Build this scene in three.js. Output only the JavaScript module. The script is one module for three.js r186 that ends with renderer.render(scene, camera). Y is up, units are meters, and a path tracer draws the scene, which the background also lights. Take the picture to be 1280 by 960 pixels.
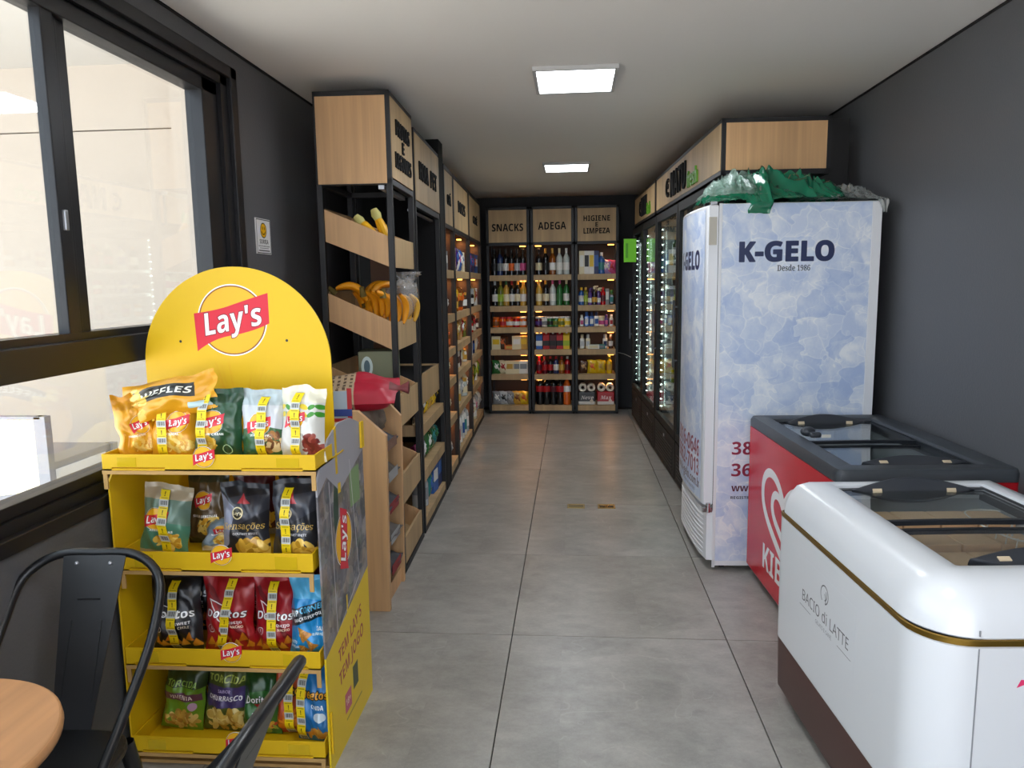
import * as THREE from 'three';
import { RoundedBoxGeometry } from 'three/addons/geometries/RoundedBoxGeometry.js';
import { TextGeometry } from 'three/addons/geometries/TextGeometry.js';
import { FontLoader } from 'three/addons/loaders/FontLoader.js';
import { mergeGeometries, toCreasedNormals } from 'three/addons/utils/BufferGeometryUtils.js';
import { RectAreaLightUniformsLib } from 'three/addons/lights/RectAreaLightUniformsLib.js';

// ---------- camera, sky, exposure ----------
RectAreaLightUniformsLib.init();
const scene = new THREE.Scene();
const camera = new THREE.PerspectiveCamera(54.49, 1280 / 960, 0.05, 200);
camera.rotation.order = 'YXZ';
camera.rotation.set(-0.13599, 0.08186, -0.01495);
camera.position.set(0, 1.55, 0);
const renderer = new THREE.WebGLRenderer({ antialias: true });
renderer.toneMapping = THREE.LinearToneMapping;
renderer.toneMappingExposure = 1.85;
renderer.shadowMap.enabled = true;
scene.background = new THREE.Color().setRGB(0.85, 0.94, 1.08);     // an even, lightly overcast sky
scene.backgroundIntensity = 2.3;
const sun = new THREE.DirectionalLight(0xfff4e8, 12);
sun.name = 'sun'; sun.position.set(14, 34, 16); sun.castShadow = true;
Object.assign(sun.shadow.camera, { left: -16, right: 16, top: 16, bottom: -16, near: 1, far: 90 }); sun.shadow.mapSize.set(2048, 2048); sun.shadow.bias = -0.0004;
scene.add(sun, sun.target);
const PANEL_LIGHT = 14, PANEL_GLOW = 4, STRIP_LIGHT = 26, STRIP_GLOW = 3, COOLER_LIGHT = 5, COOLER_GLOW = 8;

// ---------- helpers ----------
let seed = 12345;
const rnd = () => { seed = (seed * 1664525 + 1013904223) >>> 0; return seed / 4294967296; };
const rr = (a, b) => a + (b - a) * rnd();
const used = {};
function numbered(n) { const k = used[n] = (used[n] ?? -1) + 1; return k ? n + '_' + String(k).padStart(3, '0') : n; }
const C = (h) => new THREE.Color(h);
const mcache = new Map();
function M(hex, rough = 0.6, metal = 0, extra) {
  const k = hex + '/' + rough + '/' + metal;
  if (!extra && mcache.has(k)) return mcache.get(k);
  const m = new THREE.MeshStandardMaterial({ color: hex, roughness: rough, metalness: metal, ...extra });
  if (!extra) mcache.set(k, m);
  return m;
}
const P = (o) => new THREE.MeshPhysicalMaterial(o);
function muv(g) {                       // uv in metres, by the way each face points
  const p = g.attributes.position, n = g.attributes.normal, uv = new Float32Array(p.count * 2);
  for (let i = 0; i < p.count; i++) {
    const ax = Math.abs(n.getX(i)), ay = Math.abs(n.getY(i)), az = Math.abs(n.getZ(i));
    const x = p.getX(i), y = p.getY(i), z = p.getZ(i);
    if (ay >= ax && ay >= az) { uv[2 * i] = x; uv[2 * i + 1] = z; }
    else if (ax >= az) { uv[2 * i] = z; uv[2 * i + 1] = y; }
    else { uv[2 * i] = x; uv[2 * i + 1] = y; }
  }
  g.setAttribute('uv', new THREE.BufferAttribute(uv, 2));
  return g;
}
function bx(w, h, d, x = 0, y = 0, z = 0, r = 0) {
  const g = r > 0 ? new RoundedBoxGeometry(w, h, d, 2, Math.min(r, w / 2.01, h / 2.01, d / 2.01)) : new THREE.BoxGeometry(w, h, d);
  g.translate(x, y, z);
  return muv(g);
}
const b2 = (x0, x1, y0, y1, z0, z1, r = 0) => bx(Math.abs(x1 - x0), Math.abs(y1 - y0), Math.abs(z1 - z0), (x0 + x1) / 2, (y0 + y1) / 2, (z0 + z1) / 2, r);
function mg(list) {
  const l = [].concat(list).map((g) => { const h = g.index ? g.toNonIndexed() : g.clone(); for (const k of Object.keys(h.attributes)) if (!['position', 'normal', 'uv'].includes(k)) h.deleteAttribute(k); h.clearGroups(); return h; });
  return l.length === 1 ? l[0] : mergeGeometries(l);
}
const cyl = (r0, r1, h, seg = 20, open = false) => new THREE.CylinderGeometry(r0, r1, h, seg, 1, open);
const lathe = (pts, seg = 20) => new THREE.LatheGeometry(pts.map(([a, b]) => new THREE.Vector2(Math.max(a, 0.00001), b)), seg);
function tube(pts, r, seg = 24, rad = 8, closed = false) {
  return new THREE.TubeGeometry(new THREE.CatmullRomCurve3(pts.map((p) => new THREE.Vector3(...p)), closed, 'centripetal'), seg, r, rad, closed);
}
function ext(points, depth, bevel = 0) {   // outline in x,y pushed along +z
  const s = new THREE.Shape(points.map(([x, y]) => new THREE.Vector2(x, y)));
  return new THREE.ExtrudeGeometry(s, { depth: depth - 2 * bevel, bevelEnabled: bevel > 0, bevelThickness: bevel, bevelSize: bevel, bevelOffset: -bevel, bevelSegments: 2, curveSegments: 12 }).translate(0, 0, bevel);
}
function planar(g, x0, x1, y0, y1, ax = 'x', ay = 'y') {
  const p = g.attributes.position, uv = new Float32Array(p.count * 2), f = { x: 'getX', y: 'getY', z: 'getZ' };
  for (let i = 0; i < p.count; i++) { uv[2 * i] = (p[f[ax]](i) - x0) / (x1 - x0); uv[2 * i + 1] = (p[f[ay]](i) - y0) / (y1 - y0); }
  g.setAttribute('uv', new THREE.BufferAttribute(uv, 2));
  return g;
}
function sh(m) { m.castShadow = true; m.receiveShadow = true; return m; }
function tag(o, label, category, group) { o.userData.label = label; o.userData.category = category; if (group) o.userData.group = group; return o; }
function thing(name, label, category, pos = [0, 0, 0], turn = 0, group) {
  const o = new THREE.Group(); o.name = numbered(name); o.position.set(...pos); o.rotation.y = turn; scene.add(o);
  return tag(o, label, category, group);
}
function part(parent, name, geo, mat, pos, rot) {
  const m = sh(new THREE.Mesh(Array.isArray(geo) ? mg(geo) : geo, mat)); m.name = name;
  if (pos) m.position.set(...pos);
  if (rot) m.rotation.set(...rot);
  parent.add(m);
  return m;
}
const parts = (parent, name, geos, mat) => geos.map((g) => part(parent, name, g, mat));
function sub(parent, name) { const g = new THREE.Group(); g.name = name; parent.add(g); return g; }
function single(name, label, category, geo, mat, pos, rot, group) {
  const m = part(scene, numbered(name), geo, mat, pos, rot);
  return tag(m, label, category, group);
}
function struct(name, geo, mat) { const m = part(scene, name, geo, mat); m.userData.kind = 'structure'; return m; }
function structGroup(name) { const g = new THREE.Group(); g.name = name; g.userData.kind = 'structure'; scene.add(g); return g; }
// noise
const hsh = (x, y, s) => { let h = (x * 374761393 + y * 668265263 + s * 974711) | 0; h = Math.imul(h ^ (h >>> 13), 1274126177); return ((h ^ (h >>> 16)) >>> 0) / 4294967296; };
function vn(x, y, s, per) {
  const xi = Math.floor(x), yi = Math.floor(y), fx = x - xi, fy = y - yi, u = fx * fx * (3 - 2 * fx), v = fy * fy * (3 - 2 * fy);
  const w = (a) => per ? ((a % per) + per) % per : a;
  const a = hsh(w(xi), w(yi), s), b = hsh(w(xi + 1), w(yi), s), c = hsh(w(xi), w(yi + 1), s), d = hsh(w(xi + 1), w(yi + 1), s);
  return a + (b - a) * u + (c - a) * v + (a - b - c + d) * u * v;
}
function canvas(w, h, draw) { const c = document.createElement('canvas'); c.width = w; c.height = h; draw(c.getContext('2d'), w, h); return c; }
function ctex(w, h, draw) { const t = new THREE.CanvasTexture(canvas(w, h, draw)); t.colorSpace = THREE.SRGBColorSpace; t.magFilter = THREE.LinearFilter; return t; }
function dtex(n, f, m = n, srgb = true, rep = 1) {
  const d = new Uint8Array(n * m * 4);
  for (let y = 0; y < m; y++) for (let x = 0; x < n; x++) { const c = f(x / n, y / m), i = (y * n + x) * 4; d[i] = c[0]; d[i + 1] = c[1]; d[i + 2] = c[2]; d[i + 3] = 255; }
  const t = new THREE.DataTexture(d, n, m, THREE.RGBAFormat);
  t.magFilter = THREE.LinearFilter; t.minFilter = THREE.LinearMipmapLinearFilter; t.generateMipmaps = true;
  t.wrapS = t.wrapT = THREE.RepeatWrapping; t.repeat.set(rep, rep); if (srgb) t.colorSpace = THREE.SRGBColorSpace; t.needsUpdate = true;
  return t;
}
const cl = (v) => Math.max(0, Math.min(255, v));
function txt(c, s, x, y, size, color, o = {}) {
  c.save(); c.translate(x, y); c.rotate(o.rot ?? 0); c.transform(o.sx ?? 1, 0, o.skew ?? 0, 1, 0, 0);
  c.font = (o.style ?? 'bold') + ' ' + size + 'px ' + (o.font ?? 'sans-serif'); c.textAlign = o.align ?? 'center'; c.textBaseline = 'middle';
  if (o.stroke) { c.strokeStyle = o.stroke; c.lineWidth = o.lw ?? size * 0.12; c.lineJoin = 'round'; c.strokeText(s, 0, 0); }
  c.fillStyle = color; c.fillText(s, 0, 0); c.restore();
}
const font = await new FontLoader().loadAsync('fonts/droid/droid_sans_bold.typeface.json');
function letters(str, w, h, depth, condense = true) {   // raised lettering fitted into w x h, centred on the origin
  const g = new TextGeometry(str, { font, size: 1, depth: 1, curveSegments: 4, bevelEnabled: false });
  g.computeBoundingBox(); const b = g.boundingBox, gw = b.max.x - b.min.x, gh = b.max.y - b.min.y;
  g.translate(-(b.min.x + b.max.x) / 2, -(b.min.y + b.max.y) / 2, 0);
  const s = condense ? [w / gw, h / gh] : [Math.min(w / gw, h / gh), Math.min(w / gw, h / gh)];
  g.scale(s[0], s[1], depth);
  return g;
}

// ---------- materials ----------
const woodTex = dtex(512, (u, v) => {
  const a = vn(u * 10, v * 2.0, 3, 10) * 0.5 + vn(u * 40, v * 3, 5, 40) * 0.3 + vn(u * 140, v * 6, 9, 140) * 0.2, k = 0.86 + 0.24 * a;
  return [cl(206 * k), cl(164 * k), cl(118 * k)];
}, 512);
const woodGreyTex = dtex(512, (u, v) => {
  const a = vn(u * 9, v * 2, 13, 9) * 0.5 + vn(u * 36, v * 3, 15, 36) * 0.3 + vn(u * 128, v * 5, 19, 128) * 0.2, k = 0.86 + 0.24 * a;
  return [cl(188 * k), cl(158 * k), cl(116 * k)];
}, 512);
const WOOD = new THREE.MeshStandardMaterial({ map: woodTex, roughness: 0.55 });
const WOODG = new THREE.MeshStandardMaterial({ map: woodGreyTex, roughness: 0.55 });
const DARKWOOD = M(0x4a3528, 0.6);
const STEEL = M(0x1d1d20, 0.5, 0.15), BLACK = M(0x0e0e10, 0.5), BLACKM = M(0x08080a, 0.9);
const wallBump = dtex(256, (u, v) => { const k = 255 * (0.5 * vn(u * 64, v * 64, 31, 64) + 0.5 * vn(u * 128, v * 128, 32, 128)); return [k, k, k]; }, 256, false, 2);
const WALL = new THREE.MeshStandardMaterial({ color: 0x58595c, roughness: 0.5, bumpMap: wallBump, bumpScale: 0.0006 });
const CEIL = new THREE.MeshStandardMaterial({ color: 0xe9e7e4, roughness: 0.9, bumpMap: wallBump, bumpScale: 0.0003 });
const GLASS = P({ color: 0xf2f5f4, roughness: 0.02, transmission: 1, thickness: 0, ior: 1.45 });
const CLEAR = P({ color: 0xffffff, roughness: 0.15, transmission: 0.85, thickness: 0, ior: 1.4 });
const CHROME = M(0xc9c9cc, 0.2, 1), SILVER = M(0xa8a9ad, 0.35, 0.8);
const KRAFT = M(0xc29a5e, 0.8), YELLOW = M(0xe0b505, 0.55);
const WHITE = M(0xe8e8e6, 0.35);

// ---------- the room ----------
const X0 = -1.46, X1 = 1.615, ZB = -9.2, ZF = 1.5, YC = 2.56;
const tileTex = dtex(1024, (u, v) => {
  const a = vn(u * 5, v * 5, 41, 5), b = vn(u * 14 + 2 * a, v * 22, 42), c = vn(u * 60, v * 90, 43, 0), d = vn(u * 220, v * 220, 44);
  let k = 0.88 + 0.13 * (a - 0.5) + 0.10 * (b - 0.5) + 0.05 * (c - 0.5) + 0.04 * (d - 0.5);
  const ve = Math.abs(vn(u * 4 + 3 * b * 0.25, v * 5 + a, 45) - 0.5); if (ve < 0.012 && vn(u * 3, v * 3, 46) > 0.52) k += 0.07 * (1 - ve / 0.012);
  return [cl(176 * k), cl(173 * k), cl(166 * k)];
}, 1024);
{
  const f = structGroup('floor');
  part(f, 'floor_slab', b2(X0 - 0.2, X1 + 0.2, -0.2, -0.012, ZB - 0.2, ZF + 0.2), M(0x3a3835, 0.9));
  const tm = [0, 1, 2, 3].map((i) => { const t = tileTex.clone(); t.rotation = [0, Math.PI, 0, Math.PI][i]; t.offset.set([0.05, 0.45, 0.7, 0.25][i], [0.1, 0.6, 0.35, 0.8][i]); t.needsUpdate = true; return new THREE.MeshStandardMaterial({ map: t, roughness: 0.33, color: [0xffffff, 0xf8f8f8, 0xfbfaf8, 0xf6f6f6][i] }); });
  const xs = [X0 - 0.02, -1.203, -0.271, 0.661, 1.593, X1 + 0.02], J = 0.0022;
  for (let k = -7; k < 6; k++) for (let i = 0; i < 5; i++) {
    const z1 = Math.min(ZF + 0.1, -3.113 - 0.982 * k + 0.0), z0 = Math.max(ZB - 0.02, z1 - 0.982);
    if (z1 < ZB || z0 > ZF) continue;
    const t = part(f, 'floor_tile', b2(xs[i] + J, xs[i + 1] - J, -0.012, 0, z0 + J, z1 - J, 0.0012), tm[(k * 2 + i * 3 + 40) % 4]);
    t.name = 'floor_tile';
  }
}
const WZ0 = 0.9, WZ1 = -3.28, WY0 = 0.865, WY1 = 2.478;       // window opening in the wall
struct('ceiling', [b2(X0 - 0.2, X1 + 0.2, YC, YC + 0.2, ZB - 0.2, ZF + 0.2)], CEIL);
struct('wall_left', [b2(X0 - 0.16, X0, -0.1, WY0, ZF + 0.2, ZB), b2(X0 - 0.16, X0, WY1, YC, ZF + 0.2, ZB), b2(X0 - 0.16, X0, WY0, WY1, WZ1, ZB), b2(X0 - 0.16, X0, WY0, WY1, ZF + 0.2, WZ0)], WALL);
struct('wall_right', b2(X1, X1 + 0.16, -0.1, YC, ZF + 0.2, ZB), WALL);
struct('wall_back', b2(X0 - 0.16, X1 + 0.16, -0.1, YC, ZB - 0.16, ZB), M(0x3a3a3c, 0.8));
struct('wall_front', [b2(X0, -1.36, 0, YC, ZF, ZF + 0.16), b2(1.52, X1, 0, YC, ZF, ZF + 0.16), b2(-1.36, 1.52, 2.46, YC, ZF, ZF + 0.16)], WALL);
struct('trim_1', b2(X0, X0 + 0.006, YC - 0.012, YC - 0.002, ZF, ZB), BLACKM);
struct('trim_2', b2(X1 - 0.006, X1, YC - 0.012, YC - 0.002, ZF, ZB), BLACKM);
// sliding window
{
  const w = structGroup('window_1'), FR = M(0x19191d, 0.4, 0.2);
  const xi = X0 - 0.1, xo = X0 + 0.012;
  part(w, 'window_frame', [
    b2(xi, xo, WY1 - 0.05, WY1, WZ0, WZ1, 0.004), b2(xi, X0 - 0.008, WY1 - 0.085, WY1 - 0.05, WZ0, WZ1), b2(xi, X0 - 0.026, WY1 - 0.14, WY1 - 0.085, WZ0, WZ1, 0.004),
    b2(xi, xo, WY0, WY1, WZ1, WZ1 + 0.06, 0.004), b2(xi, X0 - 0.008, WY0, WY1, WZ1 + 0.06, WZ1 + 0.12), b2(xi, X0 - 0.026, WY0, WY1, WZ1 + 0.12, WZ1 + 0.25, 0.004),
    b2(xi, xo, WY0, WY0 + 0.045, WZ0, WZ1, 0.004), b2(xi, X0 - 0.012, WY0 + 0.045, WY0 + 0.08, WZ0, WZ1), b2(xi, X0 - 0.028, WY0 + 0.08, WY0 + 0.115, WZ0, WZ1, 0.003),
    b2(xi, xo, WY0, WY1, WZ0 - 0.06, WZ0, 0.004)], FR);
  part(w, 'middle_rail', [b2(xi, X0 - 0.004, 1.303, 1.395, WZ0, WZ1, 0.004), b2(xi, X0 - 0.03, 1.395, 1.417, WZ0, WZ1)], FR);
  part(w, 'mullion', [b2(X0 - 0.07, X0 - 0.032, 1.41, WY1 - 0.1, -2.11, -2.165, 0.004), b2(X0 - 0.078, X0 - 0.046, 1.41, WY1 - 0.1, -2.165, -2.195, 0.003), b2(X0 - 0.095, X0 - 0.055, 1.41, WY1 - 0.1, -2.195, -2.245, 0.004)], FR);
  part(w, 'mullion', [b2(X0 - 0.08, X0 - 0.03, 1.41, WY1 - 0.1, -0.6, -0.74, 0.004)], FR);
  part(w, 'latch', b2(X0 - 0.034, X0 - 0.022, 1.72, 1.78, -2.125, -2.14, 0.003), SILVER);
  for (const [y0, y1, z0, z1, x] of [[1.4, WY1 - 0.13, -0.7, -2.15, -0.052], [1.4, WY1 - 0.13, -2.2, WZ1 + 0.2, -0.074], [1.4, WY1 - 0.13, WZ0 - 0.05, -0.7, -0.07], [WY0 + 0.1, 1.31, WZ0 - 0.05, WZ1 + 0.2, -0.06]])
    part(w, 'window_pane', b2(X0 + x - 0.002, X0 + x + 0.002, y0, y1, z0, z1), GLASS);
}
// the yard outside the window
struct('patio_ground', b2(-14, X0 - 0.16, -0.25, -0.02, 8, -12), M(0xc9c6c2, 0.9));
struct('forecourt_ground', b2(-14, 14, -0.25, -0.02, 8, 16), M(0xb9b4ac, 0.9));
struct('forecourt_slab', b2(X0 - 0.16, 14, -0.25, -0.02, ZF + 0.2, 8), M(0xb9b4ac, 0.9));
struct('wall_patio', [b2(-14, -3.46, -0.1, 2.94, -6.6, -6.8), b2(-14, -3.46, 2.95, 3.5, -6.59, -6.8), b2(-14, -3.46, -0.1, 0.03, -6.57, -6.7)], M(0xc3b8ad, 0.9));
struct('wall_patio_step', b2(-3.46, X0 - 0.16, -0.1, 3.5, -6.45, -6.7), M(0xc3b8ad, 0.9));
struct('patio_roof', b2(-14, X0 - 0.16, 3.5, 3.7, -2.6, -6.8), M(0xcfccc8, 0.9));
struct('forecourt_canopy', b2(X0 - 0.16, 3.2, 2.8, 2.95, ZF + 0.16, 3.3), M(0xe0ddd8, 0.9));

// ---------- ceiling light panels ----------
function lightPanel(x, z, label) {
  const t = thing('ceiling_light', label, 'ceiling light', [x, YC, z]);
  const w = 0.41, d = 0.46, f = 0.018;
  part(t, 'frame', [b2(-w / 2, w / 2, -0.022, 0, -d / 2, -d / 2 + f, 0.003), b2(-w / 2, w / 2, -0.022, 0, d / 2 - f, d / 2, 0.003), b2(-w / 2, -w / 2 + f, -0.022, 0, -d / 2 + f, d / 2 - f, 0.003), b2(w / 2 - f, w / 2, -0.022, 0, -d / 2 + f, d / 2 - f, 0.003)], M(0xb9b9ba, 0.5));
  part(t, 'diffuser', b2(-w / 2 + f, w / 2 - f, -0.018, -0.004, -d / 2 + f, d / 2 - f), M(0xffffff, 0.5, 0, { emissive: 0xf4fbff, emissiveIntensity: PANEL_GLOW }));
  const l = new THREE.RectAreaLight(0xf2f8ff, PANEL_LIGHT, w - 2 * f, d - 2 * f); l.name = 'panel_light'; l.position.set(0, -0.024, 0); l.rotation.x = -Math.PI / 2; t.add(l);
}
lightPanel(0.019, -3.93, 'square white ceiling light panel in front of the ice freezer');
lightPanel(-0.046, -6.83, 'smaller looking square ceiling light panel deeper in, near the end shelves');
lightPanel(0.084, -1.03, 'square ceiling light panel straight above the camera spot, out of the frame');

// ---------- smile notice on the wall ----------
{
  const tex = ctex(256, 256, (c, w, h) => {
    c.fillStyle = '#e6e6e6'; c.fillRect(0, 0, w, h); c.strokeStyle = '#222'; c.lineWidth = 6; c.strokeRect(7, 7, w - 14, h - 14);
    c.fillStyle = '#1d1a10'; c.beginPath(); c.arc(128, 84, 56, 0, 7); c.fill(); c.fillStyle = '#f2b60f'; c.beginPath(); c.arc(128, 84, 49, 0, 7); c.fill();
    c.fillStyle = '#1d1a10'; c.beginPath(); c.ellipse(112, 68, 6, 13, 0, 0, 7); c.ellipse(144, 68, 6, 13, 0, 0, 7); c.fill(); c.strokeStyle = '#1d1a10'; c.lineWidth = 7; c.beginPath(); c.arc(128, 82, 31, 0.3, 2.84); c.stroke();
    txt(c, 'SORRIA', 128, 166, 44, '#151515'); txt(c, 'VOCÊ ESTÁ SENDO FILMADO', 128, 198, 15, '#222'); c.fillStyle = '#555'; c.fillRect(48, 212, 160, 4); c.fillStyle = '#333'; c.fillRect(30, 228, 196, 8);
  });
  const t = thing('smile_notice', 'small white notice with yellow smiley face on the dark wall', 'sign', [X0 + 0.003, 1.78, -3.485], Math.PI / 2);
  part(t, 'plate', bx(0.165, 0.165, 0.004), M(0xdddddd, 0.4));
  part(t, 'print', planar(bx(0.163, 0.163, 0.001, 0, 0, 0.003), -0.0815, 0.0815, -0.0815, 0.0815), new THREE.MeshStandardMaterial({ map: tex, roughness: 0.35 }));
}

// ---------- snack display stand ----------
function logo(c, x, y, R, rot = 0) {       // round chip logo with a red ribbon
  c.save(); c.translate(x, y); c.rotate(rot);
  c.fillStyle = '#fff'; c.beginPath(); c.arc(0, 0, R, 0, 7); c.fill(); c.fillStyle = '#8a4a12'; c.beginPath(); c.arc(0, 0, R * 0.965, 0, 7); c.fill();
  c.fillStyle = '#f3b81e'; c.beginPath(); c.arc(0, 0, R * 0.93, 0, 7); c.fill();
  c.fillStyle = '#d92238'; c.beginPath(); c.moveTo(-R * 1.1, -R * 0.2); c.quadraticCurveTo(-R * 0.4, -R * 0.28, 0, -R * 0.42); c.quadraticCurveTo(R * 0.5, -R * 0.58, R * 1.06, -R * 0.74);
  c.lineTo(R * 1.06, R * 0.1); c.quadraticCurveTo(R * 0.6, R * 0.32, 0, R * 0.42); c.quadraticCurveTo(-R * 0.6, R * 0.5, -R * 1.06, R * 0.86); c.closePath(); c.fill();
  c.transform(1, -0.18, 0, 1, 0, 0);
  txt(c, "Lay's", 0, -R * 0.02, R * 0.86, '#fff', { sx: 0.84, stroke: '#7d1020', lw: R * 0.05 });
  c.restore();
}
const SX0 = -1.437, SX1 = -0.772, SZF = -2.13, SZB = -2.635;
const stand = thing('snack_display_stand', 'yellow cardboard snack display with arched header and four trays of chip bags', 'display stand', [0, 0, 0]);
{
  const cx = -1.122, R = 0.322, cy = 1.292;
  const hp = [[cx - R, 0.95], [cx + R, 0.95]]; for (let i = 0; i <= 40; i++) { const a = Math.PI * i / 40; hp.push([cx + R * Math.cos(a), cy + R * Math.sin(a)]); }
  const head = planar(ext(hp, 0.006).translate(0, 0, -2.416), cx - R, cx + R, 0.95, 1.615);
  const htex = ctex(1024, 1056, (c, w, h) => {
    c.fillStyle = '#e4ba04'; c.fillRect(0, 0, w, h);
    for (let i = 0; i < 60; i++) { const a = Math.PI * (1.04 + 0.92 * rnd()); c.strokeStyle = 'rgba(226,176,8,' + (0.15 + 0.25 * rnd()) + ')'; c.lineWidth = 4 + 12 * rnd(); c.beginPath(); const r0 = 120 + 120 * rnd(); c.moveTo(w * 0.5 + r0 * Math.cos(a), 900 + r0 * Math.sin(a)); c.lineTo(w * 0.5 + (r0 + 180) * Math.cos(a), 900 + (r0 + 180) * Math.sin(a)); c.stroke(); }
    logo(c, w * 0.487, 282, 190);
    c.fillStyle = '#222'; for (const x of [205, 790]) { c.beginPath(); c.arc(x, 392, 7, 0, 7); c.fill(); }
  });
  part(stand, 'header_board', head, new THREE.MeshStandardMaterial({ map: htex, roughness: 0.5 }));
  // printed side
  const stex = ctex(512, 1100, (c, w, h) => {
    c.fillStyle = '#77747a'; c.fillRect(0, 0, w, h);
    const pal = ['#4b4a52', '#8e8378', '#a08672', '#5d5450', '#37404a', '#9a97a0', '#6b7f62', '#75604f', '#c0b4a4', '#2f3038'];
    for (let i = 0; i < 700; i++) { c.fillStyle = pal[Math.floor(rnd() * pal.length)]; c.globalAlpha = 0.35; const r = 6 + 50 * rnd() * rnd(); c.beginPath(); c.ellipse(rnd() * w, 130 + rnd() * 540, r, r * (0.6 + rnd()), rnd() * 3, 0, 7); c.fill(); }
    c.globalAlpha = 1; c.fillStyle = '#2f4a3a'; c.beginPath(); c.ellipse(170, 270, 26, 90, 0.1, 0, 7); c.fill(); c.fillStyle = '#7c9a68'; c.fillRect(330, 190, 120, 130);
    c.fillStyle = '#a3a2a8'; c.beginPath(); c.moveTo(0, 0); c.lineTo(w, 0); c.lineTo(w, 150); c.lineTo(220, 230); c.lineTo(90, 150); c.lineTo(0, 190); c.fill();
    c.strokeStyle = '#c8c6ca'; c.lineWidth = 5; c.beginPath(); c.moveTo(110, 170); c.lineTo(130, 690); c.lineTo(400, 590); c.lineTo(340, 150); c.stroke();
    c.fillStyle = '#e0b818'; c.fillRect(185, 0, 22, 165); c.fillRect(200, 200, 30, 34);
    c.fillStyle = '#e3c21a'; c.beginPath(); c.moveTo(0, 712); c.lineTo(w, 600); c.lineTo(w, h); c.lineTo(0, h); c.fill();
    c.fillRect(235, 600, 14, 100);
    c.save(); c.translate(240, 400); c.rotate(-1.2); logo(c, 0, 0, 92); c.restore();
    txt(c, "TEM LAY'S", 265, 745, 62, '#9c2a3c', { rot: -0.18, sx: 0.95, skew: -0.1 }); txt(c, 'TEM JOGO', 270, 825, 66, '#9c2a3c', { rot: -0.18, sx: 0.95, skew: -0.1 });
    c.fillStyle = '#3d4a2e'; c.fillRect(270, 880, 62, 84); c.fillStyle = '#c25a72'; c.fillRect(170, 930, 74, 70); txt(c, '18+', 207, 965, 34, '#f0d9c0'); c.fillStyle = '#a5912c'; c.fillRect(180, 1020, 190, 8);
  });
  const side = [[-2.14, 0], [-2.14, 0.955], [-2.18, 1.0], [-2.26, 1.065], [-2.36, 1.098], [-2.5, 1.09], [-2.615, 1.052], [SZB, 1.0], [SZB, 0]];
  const sg = ext(side.map(([z, y]) => [-z, y]), 0.006).rotateY(Math.PI / 2);       // x' = depth, z' = -x
  sg.translate(SX1 - 0.006, 0, 0);
  planar(sg, 2.14, 2.635, 0, 1.1, 'z', 'y');
  { const u = sg.attributes.uv; for (let i = 0; i < u.count; i++) u.setX(i, (-sg.attributes.position.getZ(i) - 2.14) / 0.495); }
  part(stand, 'side_panel', sg, new THREE.MeshStandardMaterial({ map: stex, roughness: 0.45 }));
  part(stand, 'side_panel', ext(side.map(([z, y]) => [-z, y]), 0.006).rotateY(Math.PI / 2).translate(SX0, 0, 0), YELLOW);
  parts(stand, 'side_tab', [b2(SX1 + 0.001, SX1 + 0.008, 0.96, 1.055, -2.6, -2.632), b2(SX1 + 0.001, SX1 + 0.006, 0.06, 0.2, -2.15, -2.16)], YELLOW);
  part(stand, 'back_panel', b2(SX0 + 0.006, SX1 - 0.007, 0.01, 0.95, -2.63, -2.624), YELLOW);
  const ltex = ctex(256, 256, (c, w, h) => { c.fillStyle = '#e4ba04'; c.fillRect(0, 0, w, h); logo(c, 128, 128, 104); });
  const LM = new THREE.MeshStandardMaterial({ map: ltex, roughness: 0.5 });
  const pts = []; for (let i = 0; i < 72; i++) { const a = i / 72 * 2 * Math.PI, dx = Math.cos(a), dy = Math.sin(a); let r = 0.0325; for (let t = 0.0325; t < 0.05; t += 0.0006) { const X = dx * t / 0.033, Y = dy * t / 0.033; const top = 0.46 + 0.27 * X, bot = -0.64 + 0.28 * X; if (Math.abs(X) < 1.05 && Y < top && Y > bot) r = t; } pts.push([dx * r, dy * r]); }
  const lg = planar(ext(pts, 0.003), -0.0406, 0.0406, -0.0406, 0.0406);
  // trays: [lip top, lip bottom, x0, x1, front z, back z, logo x]
  const trays = [[1.045, 0.995, SX0 - 0.005, SX1 + 0.002, -2.128, -2.405, -1.114], [0.732, 0.67, -1.42, -0.797, -2.138, -2.62, -1.086], [0.412, 0.354, -1.428, -0.79, -2.138, -2.62, -1.076], [0.108, 0.052, -1.428, -0.79, -2.138, -2.62, -1.08]];
  for (const [yt, yb, x0, x1, zf, zb, lx] of trays) {
    const t = sub(stand, 'tray');
    part(t, 'tray_lip', [b2(x0, x1, yb + 0.009, yt, zf - 0.005, zf, 0.001), b2(x0, x1, yb, yb + 0.004, zf - 0.005, zf), b2(x0, x0 + 0.03, yb, yb + 0.01, zf - 0.005, zf), b2(x0 + 0.2, x1 - 0.23, yb, yb + 0.01, zf - 0.005, zf), b2(x1 - 0.04, x1, yb, yb + 0.01, zf - 0.005, zf)], YELLOW); part(t, 'tray_floor', b2(x0, x1, yb, yb + 0.005, zb, zf - 0.005), YELLOW);
    parts(t, 'tray_side', [b2(x0, x0 + 0.005, yb, yt, zf - 0.16, zf - 0.005), b2(x1 - 0.005, x1, yb, yt, zf - 0.16, zf - 0.005)], YELLOW);
    parts(t, 'kraft_edge', [b2(x0, x1, yb - 0.012, yb - 0.001, zf - 0.004, zf + 0.003), b2(x0 + 0.001, x0 + 0.014, yb - 0.06, yb - 0.012, zf - 0.004, zf + 0.001), b2(x1 - 0.014, x1 - 0.001, yb - 0.06, yb - 0.012, zf - 0.004, zf + 0.001)], KRAFT);
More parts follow.
